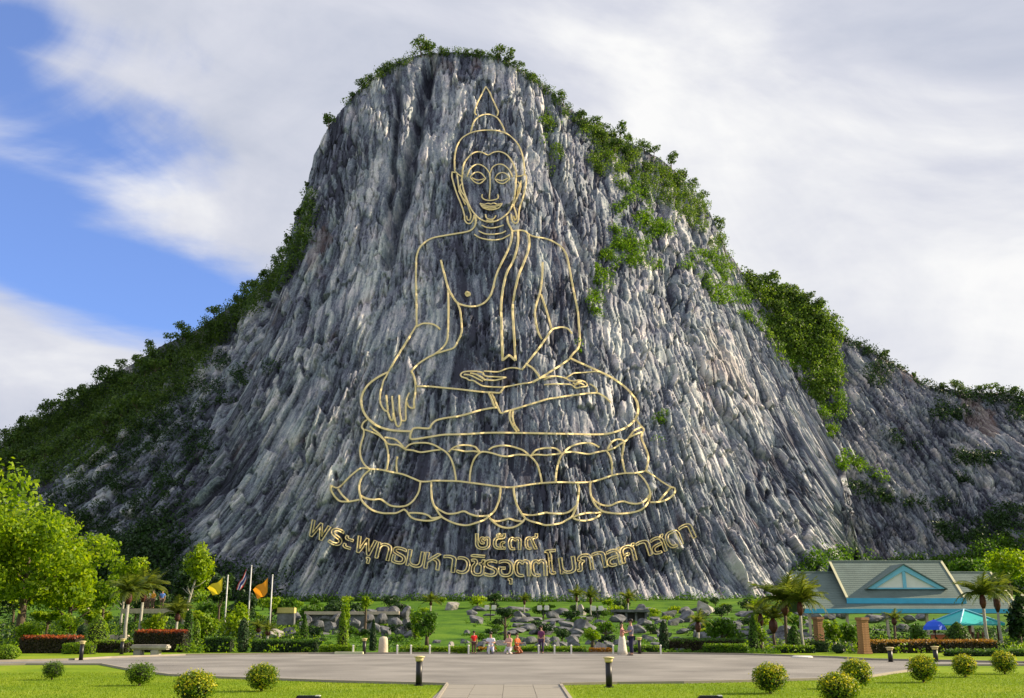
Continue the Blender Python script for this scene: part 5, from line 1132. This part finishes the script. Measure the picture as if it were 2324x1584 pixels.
# white stone post and the row of little posts
b_ = spot(869, 57); H = top_h(869, 1444, 57, b_); w = size_at(10.5, 57)
e = empty('stone_marker', b_, 'thick white stone post with a rounded top at the plaza edge', 'stone post')
MB().lathe([(w * 1.12, -.05), (w * 1.05, .1), (w, H * .5), (w * .93, H * .86), (w * .7, H * .97), (w * .15, H)], 14).obj('shaft', M_stone, e, True)
MB().lathe([(w * 1.35, -.05), (w * 1.35, .07), (w * 1.1, .1)], 14).obj('foot', M_stone, e)
def post_mesh(h):
    me = MB().box(-.042, .042, -.042, .042, -.05, h).mesh('post', bevel=.01); me.materials.append(M_white); return me
pm = post_mesh(.44); cap = MB().lathe([(.06, .44), (.06, .47), (.01, .50)], 8).mesh('cap'); cap.materials.append(M_white)
pl_labels = {801: 'white post beside the pale green slab, leftmost of the small posts', 901: 'short white post just right of the thick white stone post', 932: 'white post in the low bright green hedge', 975: 'white post at the right end of the low bright green hedge',
  1019: 'white post at the left end of the lime planter', 1063: 'white post at the right end of the lime planter', 1109: 'white post beside the seated person in white', 1222: 'white post at the feet of the person in purple', 1258: 'white post right of the person in purple', 1296: 'white post midway between the purple person and the red-edged planter', 1391: 'white post right of the red-edged planter', 1499: 'white post beside the slim dark cypress'}
for x, l in pl_labels.items(): instance_tree('small_post', l, 'post', 'small white posts along the plaza', spot(x, 56.3), [('shaft', pm), ('cap', cap)])
hs = at(790, 1483, 56.2); o = MB().box(-size_at(32, 56), size_at(32, 56), -.2, .2, 0, .14).obj('kerb_slab', flat('pale_green_slab', (.5, .52, .34), .8, .08, 3), bevel=.02, loc=(at(792, 1483, 56.2).x, 56.2, 0)); tag(o, 'low pale green slab on the ground left of the white stone post', 'slab')
# bollard lamps
def bollard(px, pyb, pt, label, lit=True, r=.05):
    b = on_flat(px, pyb) if pyb > 1490 else spot(px, 56.5); H = top_h(px, pt, b.y, b)
    e = empty('bollard_lamp', b, label, 'bollard lamp', 'bollard lamps')
    MB().lathe([(r, -.05), (r, H - .14)], 12).obj('post', M_black, e, True); MB().lathe([(r * 1.5, 0), (r * 1.5, .03)], 12).obj('foot', M_black, e)
    MB().lathe([(r * 1.15, H - .14), (r * 1.3, H - .09), (r * 1.3, H - .04)], 12).obj('lens', M_cream, e, True)
    MB().lathe([(r * 1.75, H - .04), (r * 1.75, H - .015), (r * .8, H)], 12).obj('cap', M_cream, e, True)
    return e
bollard(950, 1556, 1488, 'black bollard lamp with cream cap at the left corner of the path mouth', r=.085)
bollard(1382, 1560, 1490, 'black bollard lamp with cream cap on the right lawn edge', r=.085)
bollard(183, 1499, 1454, 'black bollard lamp with pale cap in the far left bed', r=.09)
bollard(276, 1489, 1449, 'black bollard lamp beside the pale palm trunk', r=.09)
bollard(2021, 1503, 1468, 'black bollard lamp in front of the orange-tipped hedge, left of two', r=.10)
bollard(2124, 1503, 1466, 'black bollard lamp in front of the orange-tipped hedge, right of two', r=.10)
bollard(826, 1480, 1448, 'dark bollard lamp left of the thick white stone post', r=.09)
bollard(1451, 1480, 1446, 'dark bollard lamp right of the embracing couple', r=.09)
# paired floodlights at the cliff foot
def flood(px, py, Y, label):
    b = spot(px, Y); z = at(px, py, Y).z; s = size_at(1, Y); e = empty('floodlight_pair', b, label, 'floodlight', 'paired floodlights'); h = z - b.z
    MB().tube([(0, 0, -.2), (0, 0, h - .3)], .06).obj('stand', M_black, e); MB().box(-9 * s, 9 * s, -.05, .05, h - .38, h - .3).obj('crossbar', M_black, e)
    for d in (-8, 8): MB().box(d * s - 5.5 * s, d * s + 5.5 * s, -.2, .25, h - .3, h + 5 * s).obj('lamp_head', M_white, e, bevel=.06)
flood(1112, 1378, 128, 'pair of white floodlights above the clipped umbrella tree')
flood(1233, 1379, 126, 'pair of white floodlights left of the flat sunlit slab')
flood(1357, 1380, 124, 'pair of white floodlights right of the upright pale boulder')
# black ground lights cut by the bottom edge
for px, l in ((699, 'black low ground light on the left lawn at the bottom edge'), (1612, 'black low ground light on the right lawn at the bottom edge')):
    b = on_flat(px, 1592); e = empty('ground_light', b, l, 'ground light'); w = size_at(27, b.y)
    MB().box(-w, w, -.12, .12, 0, .11).obj('housing', M_black, e, bevel=.02); MB().box(-w * .9, w * .55, -.09, .09, .11, .125).obj('lens', flat('dark_glass', (.03, .03, .04), .15, .1), e); MB().box(w * .6, w * .98, -.08, .08, .112, .13).obj('bracket', M_steel, e)
b = on_flat(1820, 1492.5); e = MB().lathe([(.5, 0), (.5, .05), (.42, .09)], 20).obj('round_cover', M_white, loc=b); tag(e, 'flat white round cover on the grass before the left pillar', 'cover')
# planter with dark mound
b = spot(1362, 57.5); e = empty('planter', b, 'low planter with a dark rock mound and red-tipped edging', 'planter'); w = size_at(27, 57.5)
MB().add([(-w, -.3, 0), (w, -.3, 0), (w, .6, 0), (-w, .6, 0), (-w * .2, .1, .62), (w * .3, .1, .55)], [(0, 1, 5, 4), (1, 2, 5), (2, 3, 4, 5), (3, 0, 4)]).obj('rock_mound', M_grock, e)
rng = np.random.RandomState(5); n = 500; C = np.stack([rng.uniform(-w, w, n), rng.uniform(-.5, -.3, n), rng.uniform(.02, .32, n)], -1); nn = rng.normal(size=(n, 3)); nn /= np.linalg.norm(nn, axis=1, keepdims=True); V, F = leaf_quads(C, nn, .1, rng); link('edging', np_mesh('edging', V, F), e, (M_orange,))
# green mound
b = spot(1640 - 6, 57.5)
# flags
M_thai = bpy.data.materials.new('thai_flag')
def flagmat(name, c, stripes=None):
    m, nt, N, L, b = new_mat(name); b.inputs['Roughness'].default_value = .7
    if stripes:
        uv = N.new('ShaderNodeUVMap'); sp = N.new('ShaderNodeSeparateXYZ'); L.new(uv.outputs[0], sp.inputs[0]); r = N.new('ShaderNodeValToRGB'); r.color_ramp.interpolation = 'CONSTANT'; e = r.color_ramp.elements
        for i, (p, cc) in enumerate(stripes):
            q = e[0] if i == 0 else e.new(p) if i < len(stripes) - 1 else e[-1]
            q.position = p; q.color = cc + (1,)
        L.new(sp.outputs[1], r.inputs[0]); col = r.outputs[0]; L.new(col, b.inputs['Base Color'])
    t = N.new('ShaderNodeBsdfTranslucent'); mx = N.new('ShaderNodeMixShader'); mx.inputs[0].default_value = .45
    if stripes: L.new(col, t.inputs[0])
    else: b.inputs['Base Color'].default_value = c + (1,); t.inputs[0].default_value = c + (1,)
    L.new(b.outputs[0], mx.inputs[1]); L.new(t.outputs[0], mx.inputs[2]); L.new(mx.outputs[0], N['Material Output'].inputs[0]); return m
RED, WH, BL = (.55, .03, .04), (.75, .75, .75), (.04, .05, .28)
flags = [(505, 1308, 1485, 75, [(506, 1311), (468, 1332), (482, 1349), (504, 1341)], flagmat('yellow_flag', (.85, .68, .03)), 'plain yellow flag hanging from the left flagpole', 'white flagpole carrying the yellow flag, left of three'),
         (558, 1286, 1485, 75, [(559, 1292), (534, 1336), (543, 1338), (559, 1318)], flagmat('tricolour', None, [(0, RED), (1/6, WH), (1/3, BL), (2/3, WH), (5/6, RED)]), 'red white and blue striped flag drooping from the middle flagpole', 'tallest white flagpole, in the middle of three'),
         (608, 1307, 1485, 75, [(608, 1312), (572, 1336), (583, 1357), (607, 1345)], flagmat('orange_flag', (.9, .36, .02)), 'orange flag drooping from the right flagpole', 'white flagpole carrying the orange flag, right of three')]
for px, pt, pb, Y, cr, m, fl, plb in flags:
    b = spot(px, Y); H = top_h(px, pt, Y, b); e = empty('flagpole', b, plb, 'flagpole', 'three flagpoles')
    MB().tube([(0, 0, -.1), (0, 0, H)], [.06, .04], 8).obj('pole', M_steel, e, True); MB().lathe([(.02, H), (.07, H + .05), (.02, H + .12)], 8).obj('finial', M_steel, e, True); MB().lathe([(.16, 0), (.16, .08), (.08, .14)], 10).obj('base', M_steel, e)
    W = [at(x, y, Y) for x, y in cr]; nu_, nv_ = 20, 14; V = []; uv = []
    for j in range(nv_ + 1):
        for i in range(nu_ + 1):
            s, t = i / nu_, j / nv_; p = W[0].lerp(W[1], s).lerp(W[3].lerp(W[2], s), t)
            V.append((p.x + .05 * s, p.y - .05 + .16 * s * math.sin(7 * s + 3 * t), p.z - .12 * math.sin(math.pi * s) * (.5 + .5 * t) + .05 * math.sin(9 * s + 2))); uv.append((s, 1 - t))
    F = [(j * (nu_ + 1) + i, j * (nu_ + 1) + i + 1, (j + 1) * (nu_ + 1) + i + 1, (j + 1) * (nu_ + 1) + i) for j in range(nv_) for i in range(nu_)]
    tag(link('flag', np_mesh('flag', V, F, True, uv), None, (m,)), fl, 'flag')

# brick pillars
M_brick = flat('orange_brick', (.36, .19, .09), .85, .22, 5, .6)
M_mort = flat('pillar_cap', (.28, .15, .08), .85, .12, 5, .3)
for px, pt, Y, w, lab in ((1861, 1396, 66, 17, 'orange brick pillar left of the two under the pavilion eaves'), (1962, 1399, 57, 19, 'orange brick pillar with a flared foot beside the orange-tipped hedge')):
    b = spot(px, Y); H = top_h(px, pt, Y, b); r = size_at(w, Y) / 2; e = empty('brick_pillar', b, lab, 'pillar', None, .35)
    ch = .125; nc = int((H - .16) / ch)
    brick = MB().box(-r, r, -r, r, .006, ch - .006).mesh('course', bevel=.012); brick.materials.append(M_brick)
    for i in range(nc):
        o = bpy.data.objects.new('brick_course', brick); COL.objects.link(o); o.parent = e; fl = 1 + max(0, .35 - i * ch) * .8
        o.location = (R_.uniform(-.006, .006), 0, i * ch); o.scale = (fl, fl, 1)
    MB().box(-r * .93, r * .93, -r * .93, r * .93, -.05, nc * ch).obj('mortar_core', M_mort, e)
    MB().box(-r * 1.22, r * 1.22, -r * 1.22, r * 1.22, nc * ch, nc * ch + .16).obj('capstone', M_mort, e, bevel=.02)

# pavilion
M_roof = flat('slate_green_roof', (.12, .165, .15), .8, .12, 1.2, .5, bscale=14)
M_blue = flat('sky_blue_fascia', (.06, .40, .62), .5, .08, 2)
M_lblue = flat('light_blue_trim', (.18, .50, .66), .5, .06, 2)
M_gable = flat('cream_gable', (.74, .74, .66), .7, .05, 2)
M_verge = flat('verge_board', (.58, .56, .36), .6, .06, 2)
M_dwall = flat('dark_timber', (.04, .03, .025), .8, .2, 3)
YF, YB = 78.0, 92.0
def X_(px, Y): return at(px, 1380, Y).x
o0 = spot(2070, YF); pv = empty('pavilion', (o0.x, YF, 0), 'wide pavilion with grey-green gabled roofs and sky blue eaves', 'pavilion')
def pobj(mb, name, m, parent=pv, **k):
    o = mb.obj(name, m, None, **k); o.parent = parent; mi = Matrix.Translation(-Vector((o0.x, YF, 0))); o.matrix_parent_inverse = mi; return o
def roof(name, xl0, xr0, pyt, xl1, xr1, pyb, Yf, Yr, fascia_px, th=.14):
    """front slope from the ridge (pixels at Yr) to the eaves (pixels at Yf), and its mirror behind"""
    tl, tr_ = at(xl0, pyt, Yr), at(xr0, pyt, Yr); bl, br_ = at(xl1, pyb, Yf), at(xr1, pyb, Yf); Yk = 2 * Yr - Yf
    x0, x1 = bl.x, br_.x; zt, zb = tl.z, bl.z
    mb = MB().prism([(0, 0)], 0, 0) if False else MB()
    V = [(x0, Yf, zb), (x1, Yf, zb), (x1, Yr, zt), (x0, Yr, zt), (x0, Yk, zb), (x1, Yk, zb)]; V += [(x, y, z - th) for x, y, z in V]
    mb.add(V, [(0, 1, 2, 3), (3, 2, 5, 4), (6, 9, 8, 7), (9, 10, 11, 8), (0, 6, 7, 1), (4, 5, 11, 10), (0, 3, 9, 6), (3, 4, 10, 9), (1, 7, 8, 2), (2, 8, 11, 5)])
    r = pobj(mb, name, M_roof)
    fh = size_at(fascia_px, Yf); pobj(MB().box(x0 - .06, x1 + .06, Yf - .06, Yf - .003, zb - fh, zb + .03), 'fascia', M_blue)
    n = 9
    for x, s in ((x0, -1), (x1, 1)):
        d = (zt - zb) / (Yr - Yf); w = .2
        pobj(MB().add([(x + s * .0 - .09, Yf, zb + .02), (x + .09, Yf, zb + .02), (x + .09, Yr, zt + .02), (x - .09, Yr, zt + .02), (x - .09, Yf, zb + .10), (x + .09, Yf, zb + .10), (x + .09, Yr, zt + .10), (x - .09, Yr, zt + .10)],
             [(0, 3, 2, 1), (4, 5, 6, 7), (0, 1, 5, 4), (1, 2, 6, 5), (2, 3, 7, 6), (3, 0, 4, 7)]), 'verge_board', M_verge)
    pobj(MB().tube([(x0, Yr, zt + .03), (x1, Yr, zt + .03)], .1, 6), 'ridge_cap', M_roof)
    return x0, x1, zb, zt
# roof tile courses as real steps
def courses(x0, x1, Yf, Yr, zb, zt, n):
    mb = MB(); d = Vector((0, Yr - Yf, zt - zb)) / n
    for i in range(n):
        p = Vector((0, Yf, zb)) + d * i; q = p + d * 1.02
        mb.add([(x0 + .1, p.y, p.z + .004), (x1 - .1, p.y, p.z + .004), (x1 - .1, p.y, p.z + .03), (x0 + .1, p.y, p.z + .03), (x0 + .1, q.y, q.z + .012), (x1 - .1, q.y, q.z + .012)], [(0, 1, 2, 3), (3, 2, 5, 4), (0, 3, 4), (1, 5, 2)])
    return mb
x0, x1, zb, zt = roof('lower_roof', 1818, 2303, 1300, 1826, 2315, 1382, YF, YF + 4.2, 9)
pobj(courses(x0, x1, YF, YF + 4.2, zb, zt, 22), 'tile_courses', M_roof); LZ = zb; LX0, LX1 = x0, x1
x0, x1, zb, zt = roof('upper_roof', 1926, 2181, 1275, 1922, 2189, 1358, YF + .6, YF + 4.2, 11)
pobj(courses(x0, x1, YF + .6, YF + 4.2, zb, zt, 18), 'tile_courses', M_roof)
pobj(MB().box(x0 + .3, x1 - .3, YF + 1.3, YF + 1.4, zb - .9, zb + .25), 'clerestory', M_dwall)
# front gable
Yg = YF + 1.2
A, B_, C_ = at(2049, 1282, Yg), at(1967, 1336, Yg), at(2145, 1336, Yg); ht = A.z - B_.z
yb = YF + 4.1
pobj(MB().prism([(B_.x + .3, B_.z + .06), (C_.x - .3, B_.z + .06), (A.x, A.z - .12)], Yg + .14, Yg + .24), 'gable_panel', M_gable)
for s, E in ((-1, B_), (1, C_)):
    d = Vector((A.x - E.x, 0, A.z - E.z)); n_ = Vector((-d.z, 0, d.x)).normalized() * .30 * (1 if s > 0 else -1)
    pobj(MB().prism([(E.x, E.z), (A.x, A.z), (A.x, A.z - .42), (E.x - s * .55, E.z)], Yg, Yg + .12), 'barge_board', M_lblue)
    mb = MB(); up = Vector((0, 0, .07)); V = [(E.x + s * .12, Yg - .1, E.z - .06), (A.x, Yg - .1, A.z + .02), (A.x, yb, A.z + .02), (E.x + s * .12, Yg + .25, E.z - .06)]
    mb.add(V + [(v[0], v[1], v[2] + .09) for v in V], [(0, 1, 2, 3), (7, 6, 5, 4), (0, 4, 5, 1), (1, 5, 6, 2), (2, 6, 7, 3), (3, 7, 4, 0)]); pobj(mb, 'gable_roof', M_roof)
pobj(MB().box(A.x - .12, A.x + .12, Yg + .04, Yg + .13, B_.z + .04, A.z - .4), 'king_post', M_lblue)
pobj(MB().box(B_.x + .3, C_.x - .3, Yg + .05, Yg + .125, B_.z - .02, B_.z + .09), 'gable_sill', M_lblue)
for px in (1835, 1920, 2010, 2100, 2200, 2300):
    x = X_(px, YF + .5); pobj(MB().box(x - .09, x + .09, YF + .4, YF + .58, 0, LZ - .12), 'column', M_stone)
    x = X_(px, YF + 7.5); pobj(MB().box(x - .09, x + .09, YF + 7.4, YF + 7.58, 0, LZ - .12), 'column', M_stone)
pobj(MB().box(LX0 + .3, LX1 - .3, YF + .35, YF + .38, LZ - .34, LZ - .14), 'eaves_beam', M_stone)
# teal gazebo
Yz = 67.0; bz = spot(2197, Yz); gz = empty('gazebo', bz, 'small square gazebo with a teal pyramid roof in front of the pavilion', 'gazebo', None, .25)
M_teal = flat('teal_roof', (.02, .42, .42), .5, .06, 2); ha = at(2199, 1384, Yz).z - bz.z; he = at(2199, 1416, Yz).z - bz.z; rw = size_at(58, Yz)
V = [(-rw, -rw, he), (rw, -rw, he), (rw, rw, he), (-rw, rw, he), (0, 0, ha)]; MB().add(V + [(x, y, z - .08) for x, y, z in V], [(0, 1, 4), (1, 2, 4), (2, 3, 4), (3, 0, 4), (5, 9, 6), (6, 9, 7), (7, 9, 8), (8, 9, 5), (0, 5, 6, 1), (1, 6, 7, 2), (2, 7, 8, 3), (3, 8, 5, 0)]).obj('roof', M_teal, gz)
for s in (-1, 1):
    for t in (-1, 1):
        MB().box(s * rw * .82 - .07, s * rw * .82 + .07, t * rw * .82 - .07, t * rw * .82 + .07, -.1, he).obj('post', flat('brown_post', (.12, .05, .035), .7, .2), gz)
        MB().tube([(s * rw, t * rw, he + .04), (0, 0, ha + .05)], .05, 5).obj('hip_ridge', M_lblue, gz)
MB().box(-rw * .8, rw * .8, rw * .75, rw * .8, .1, .75).obj('railing', M_dwall, gz); MB().box(-rw * .85, rw * .85, -rw * .85, rw * .85, -.1, .06).obj('floor_slab', M_stone, gz)
for i in range(7): MB().box(-rw * .7 + i * rw * .23, -rw * .62 + i * rw * .23, -.1, .0, .06, .95).obj('baluster', flat('bench_wood', (.10, .045, .03), .7, .2), gz)
# blue parasol
bz = spot(2126, 64); e = empty('parasol', bz, 'bright blue dome parasol left of the teal gazebo', 'parasol'); ha = at(2126, 1406, 64).z - bz.z; he = at(2126, 1429, 64).z - bz.z; r = size_at(27, 64); M_par = flat('blue_canvas', (.01, .10, .72), .6, .06, 2)
MB().lathe([(r, he), (r * .9, he + (ha - he) * .35), (r * .55, he + (ha - he) * .78), (r * .06, ha)], 8).obj('canopy', M_par, e); MB().tube([(0, 0, 0), (0, 0, ha + .08)], .03).obj('pole', M_dwall, e); MB().lathe([(.25, 0), (.25, .08), (.05, .12)], 10).obj('base', M_grock, e)
bz = spot(2137, 66); e = empty('stall', bz, 'orange-red little stall counter under the blue parasol', 'stall'); MB().box(-.5, .5, -.25, .25, .15, .85).obj('counter', flat('stall_orange', (.5, .14, .05), .7, .1), e, bevel=.02); MB().box(-.6, .6, -.3, .3, .85, .9).obj('counter_top', M_stone, e)
for x in (-.42, .42): MB().box(x - .04, x + .04, -.2, .2, 0, .15).obj('leg', M_dwall, e)
# terrace wall among the left trees
b = spot(340, 88); w = size_at(75, 88); a = at(350, 1381, 88)
o = MB().box(-w, w, 0, .5, -.4, 0).obj('terrace_wall', M_stone, bevel=.03, loc=(a.x, 88, a.z)); tag(o, 'low pale terrace wall among the trees left of the flags', 'wall')
o = MB().box(-1.1, 1.1, 0, .4, -.6, -.1).obj('terrace_wall', M_stone, bevel=.03, loc=at(250, 1437, 66)); tag(o, 'short pale wall half hidden between the left palms and feathery bush', 'wall')

# ------------------------------------------------------------------ people
def skin_obj(name, J, E, rr, mat, parent, sub=1, root=0):
    me = bpy.data.meshes.new(name); me.from_pydata(J, E, []); ob = bpy.data.objects.new(name, me); COL.objects.link(ob)
    md = ob.modifiers.new('s', 'SKIN'); md.use_smooth_shade = True
    for i, r in enumerate(rr): me.skin_vertices[0].data[i].radius = (r, r) if not isinstance(r, tuple) else r
    me.skin_vertices[0].data[root].use_root = True
    s = ob.modifiers.new('u', 'SUBSURF'); s.levels = s.render_levels = sub
    bpy.context.view_layer.update(); m2 = bpy.data.meshes.new_from_object(ob.evaluated_get(bpy.context.evaluated_depsgraph_get()))
    bpy.data.objects.remove(ob); m2.name = name; return link(name, m2, parent, (mat,))
M_skin = flat('skin', (.42, .24, .16), .55, .06, 5); M_hair = flat('black_hair', (.012, .010, .009), .5, .1, 8); M_lip = flat('lip', (.30, .08, .07), .5, .05, 5); M_eye = flat('eye_dark', (.02, .015, .012), .2, .05, 5)
cmats = {}
def cloth(c):
    if c not in cmats: cmats[c] = flat('cloth_%d' % len(cmats), c, .85, .12, 9, .3)
    return cmats[c]
def person(loc, h, rotz, label, top, bottom, pose='stand', skirt=None, longhair=False, group=None, female=False):
    e = empty('person', loc, label, 'person', group, rotz, (h / 1.72,) * 3); sh = .165 if female else .195; hp = .10
    hipz = {'stand': .92, 'sit': .44, 'kneel': .40}.get(pose, .92); tz_ = hipz; nk = hipz + .54; hd = nk + .21
    J = [(0, 0, tz_), (0, 0, tz_ + .18), (0, 0, tz_ + .38), (0, 0, nk), (0, .01, nk + .08), (0, .02, hd)]
    R = [(.155, .11), (.13, .10), (.165, .11), .075, .055, (.085, .10)]; E = [(0, 1), (1, 2), (2, 3), (3, 4), (4, 5)]
    legs = []; arms = []
    for s in (-1, 1):
        if pose == 'sit': L_ = [(s * hp, 0.02, tz_ - .03), (s * .14, .42, tz_ + .02), (s * .14, .46, .08), (s * .14, .58, .04)]
        elif pose == 'kneel': L_ = [(s * hp, .02, tz_ - .05), (s * .15, .30, .12), (s * .12, -.10, .06), (s * .12, -.22, .05)]
        else: L_ = [(s * hp, 0, tz_ - .05), (s * .105, .02, .50), (s * .105, -.02, .09), (s * .115, .12, .035)]
        k = len(J); J += L_; R += [.092, .062, .043, .034]; E += [(0, k), (k, k + 1), (k + 1, k + 2), (k + 2, k + 3)]; legs.append(k)
        sz = nk - .07
        if pose == 'embrace' or group == 'embracing couple': A = [(s * sh, 0, sz), (s * (sh + .08), .14, sz - .22), (s * .10, .34, sz - .16)]
        elif pose == 'sit': A = [(s * sh, 0, sz), (s * (sh + .05), .05, sz - .28), (s * .12, .30, sz - .34)]
        elif pose == 'kneel': A = [(s * sh, 0, sz), (s * (sh + .05), .12, sz - .24), (s * .13, .34, sz - .20)]
        else: A = [(s * sh, 0, sz), (s * (sh + .045), .0, sz - .28), (s * (sh + .05), .05, sz - .52)]
        k = len(J); J += A; R += [.055, .042, .028]; E += [(2, k), (k, k + 1), (k + 1, k + 2)]; arms.append((k, Vector(A[2]), (Vector(A[2]) - Vector(A[1])).normalized()))
    # palm and five fingers continue the arm
    for k, w_, d in arms:
        side = d.cross(Vector((0, 0, 1))) if abs(d.z) < .8 else d.cross(Vector((1, 0, 0))); side.normalize(); pm_ = w_ + d * .06
        kp = len(J); J.append(tuple(pm_)); R.append((.032, .018)); E.append((k + 2, kp))
        for f, (off, ln) in enumerate(((-.03, .055), (-.011, .075), (.010, .08), (.03, .07), (.045, .04))):
            a = pm_ + side * off + d * (.03 if f < 4 else -.01); b = a + d * ln * .6 + side * off * .2; c_ = b + d * ln * .35 + Vector((0, .008, -.008))
            kk = len(J); J += [tuple(a), tuple(b), tuple(c_)]; R += [.0095, .009, .007]; E += [(kp, kk), (kk, kk + 1), (kk + 1, kk + 2)]
    skin_obj('body', J, E, R, M_skin, e)
    # clothes follow the same bones
    TJ = [J[0], J[1], J[2], (0, 0, nk - .03)]; TR = [(.17, .125), (.148, .118), (.185, .128), .085]; TE = [(0, 1), (1, 2), (2, 3)]
    for k, w_, d in arms: q = len(TJ); m = Vector(J[k]).lerp(Vector(J[k + 1]), .75); TJ += [J[k], tuple(m)]; TR += [.072, .06]; TE += [(2, q), (q, q + 1)]
    skin_obj('shirt', TJ, TE, TR, cloth(top), e)
    if skirt: MB().lathe([(.30 if skirt == 'long' else .24, .02 if skirt == 'long' else .45), (.25, .3 if skirt == 'long' else .5), (.185, hipz - .1), (.15, hipz + .10)], 16).obj('skirt', cloth(bottom), e, True)
    else:
        BJ = [J[0]]; BR = [(.172, .128)]; BE = []
        for k in legs: q = len(BJ); m = Vector(J[k + 1]).lerp(Vector(J[k + 2]), .93); BJ += [J[k], J[k + 1], tuple(m)]; BR += [.108, .08, .062]; BE += [(0, q), (q, q + 1), (q + 1, q + 2)]
        skin_obj('trousers', BJ, BE, BR, cloth(bottom), e)
        for k in legs:
            f = Vector(J[k + 3]); MB().box(-.045, .045, -.16, .09, -.035, .035).obj('shoe', M_black, e, bevel=.02, loc=f)
    hz = hd + .02
    MB().lathe([(.02, hz - .005), (.09, hz), (.108, hz + .05), (.09, hz + .10), (.03, hz + .125)], 12).obj('hair', M_hair, e, True, loc=(0, -.01, 0))
    MB().box(-.075, .075, -.105, -.055, hz - (.30 if longhair else .07), hz + .06).obj('hair_back', M_hair, e, True, bevel=.03)
    for s in (-1, 1):
        MB().lathe([(.004, hd - .01), (.011, hd), (.004, hd + .01)], 8).obj('eye', M_eye, e, loc=(s * .033, .108, 0)); MB().box(s * .088 - .01, s * .088 + .01, -.005, .03, hd - .03, hd + .025).obj('ear', M_skin, e, bevel=.005)
    MB().add([(-.012, .10, hd - .03), (.012, .10, hd - .03), (0, .135, hd - .028), (0, .105, hd + .02)], [(0, 1, 2), (0, 2, 3), (2, 1, 3), (0, 3, 1)]).obj('nose', M_skin, e)
    MB().box(-.024, .024, .095, .108, hd - .06, hd - .05).obj('mouth', M_lip, e)
    return e
g55 = on_flat(1418, 1487.5)
person(on_flat(1412, 1486), 1.62, -math.pi / 2 - .15, 'woman in pink top and long pale skirt embracing a man on the plaza', (.55, .20, .20), (.62, .58, .50), 'embrace', 'long', True, 'embracing couple', True)
person(on_flat(1433, 1488), 1.74, math.pi / 2 + .2, 'man in grey shirt and dark trousers embracing a woman on the plaza', (.22, .21, .27), (.02, .02, .06), 'embrace', None, False, 'embracing couple')
person(spot(1075, 57), 1.15, math.pi + .3, 'child in a red shirt standing by the lime planter', (.62, .02, .02), (.10, .05, .04), 'stand')
b = on_flat(1113, 1484); person(b, 1.55, math.pi, 'person with black hair in white sitting at the plaza edge', (.68, .68, .78), (.40, .42, .55), 'kneel')
b = on_flat(1155, 1485); person(b, 1.55, 2.6, 'person in pale pink kneeling at the plaza edge beside the one in white', (.62, .36, .30), (.50, .48, .50), 'kneel', None, True, None, True)
b = on_flat(1173, 1484.5); person(b, 1.5, -2.2, 'person in orange crouching beside the one in pale pink', (.50, .12, .03), (.30, .10, .04), 'kneel')
person(spot(1228, 57.2), 1.42, 2.8, 'person in dark purple standing behind the plaza edge', (.13, .03, .10), (.05, .03, .08), 'stand', None, True, None, True)
for px, c, l in ((326, (.45, .03, .02), 'person in red on the terrace among the left trees'), (345, (.65, .30, .03), 'person in orange on the terrace among the left trees'), (335, (.70, .68, .62), 'person in white on the terrace between the red and orange ones'), (366, (.10, .22, .60), 'person in blue on the terrace, rightmost of the group')):
    p = at(px, 1381, 89.2); person(p, 1.5, math.pi + .3 * R_.uniform(-1, 1), l, c, (.12, .08, .07), 'stand')
# pale statue and dark low plants among the left trees
b = spot(190, 88); e = empty('statue', b, 'small pale stone statue among the trees behind the left hedge', 'statue'); z = at(190, 1380, 88).z - b.z
MB().lathe([(.3, -.2), (.3, z - 1.3), (.22, z - 1.25)], 10).obj('pedestal', M_stone, e); MB().lathe([(.2, z - 1.25), (.24, z - .8), (.15, z - .35), (.08, z - .28), (.13, z - .15), (.11, z - .02), (.02, z + .05)], 12).obj('figure', M_stone, e, True)

# undergrowth of the flower beds and small bushes between the trees
def undergrowth(label, x0, x1, y0, y1, n, mat, seed, h=.5, leaf=.13):
    rng = np.random.RandomState(seed); X = []; 
    px = rng.uniform(x0, x1, n); Y = rng.uniform(y0, y1, n)
    k = 26; C = []
    for a, b_ in zip(px, Y):
        x = at(a, 1400, b_).x; s = h * rng.uniform(.5, 1.3)
        d = rng.normal(size=(k, 3)); d /= np.linalg.norm(d, axis=1, keepdims=True); C.append(np.array([x, b_, tz(x, b_) + s * .35]) + d * s * np.array([1.1, 1.0, .7]) * rng.uniform(.5, 1, (k, 1)))
    C = np.concatenate(C); nn = rng.normal(size=C.shape) + [0, 0, .6]; nn /= np.linalg.norm(nn, axis=1, keepdims=True)
    V, F = leaf_quads(C, nn, leaf, rng); return tag(link('undergrowth', np_mesh('undergrowth', V, F), None, (mat,)), label, 'undergrowth', kind='stuff')
undergrowth('mixed bright undergrowth of the left garden beds', -40, 720, 59, 104, 900, M_ygreen, 21, .6, .17)
undergrowth('dark undergrowth between the trees of the left garden', -40, 720, 62, 125, 800, M_dark, 22, .8, .2)
undergrowth('low green plants around the dark rock pile', 640, 960, 60, 100, 200, M_mid, 23, .4, .14)
undergrowth('low plants along the near edge of the central beds', 900, 1760, 57.5, 60, 330, M_mid, 24, .25, .09)
undergrowth('leafy plants scattered between the slab rocks', 1050, 1850, 66, 130, 260, M_mid, 25, .35, .14)
undergrowth('mixed low plants of the right garden beds', 1700, 2360, 58, 78, 330, M_ygreen, 26, .45, .14)
undergrowth('dark plants behind the right hedges', 1840, 2380, 62, 100, 330, M_dark, 27, .7, .18)
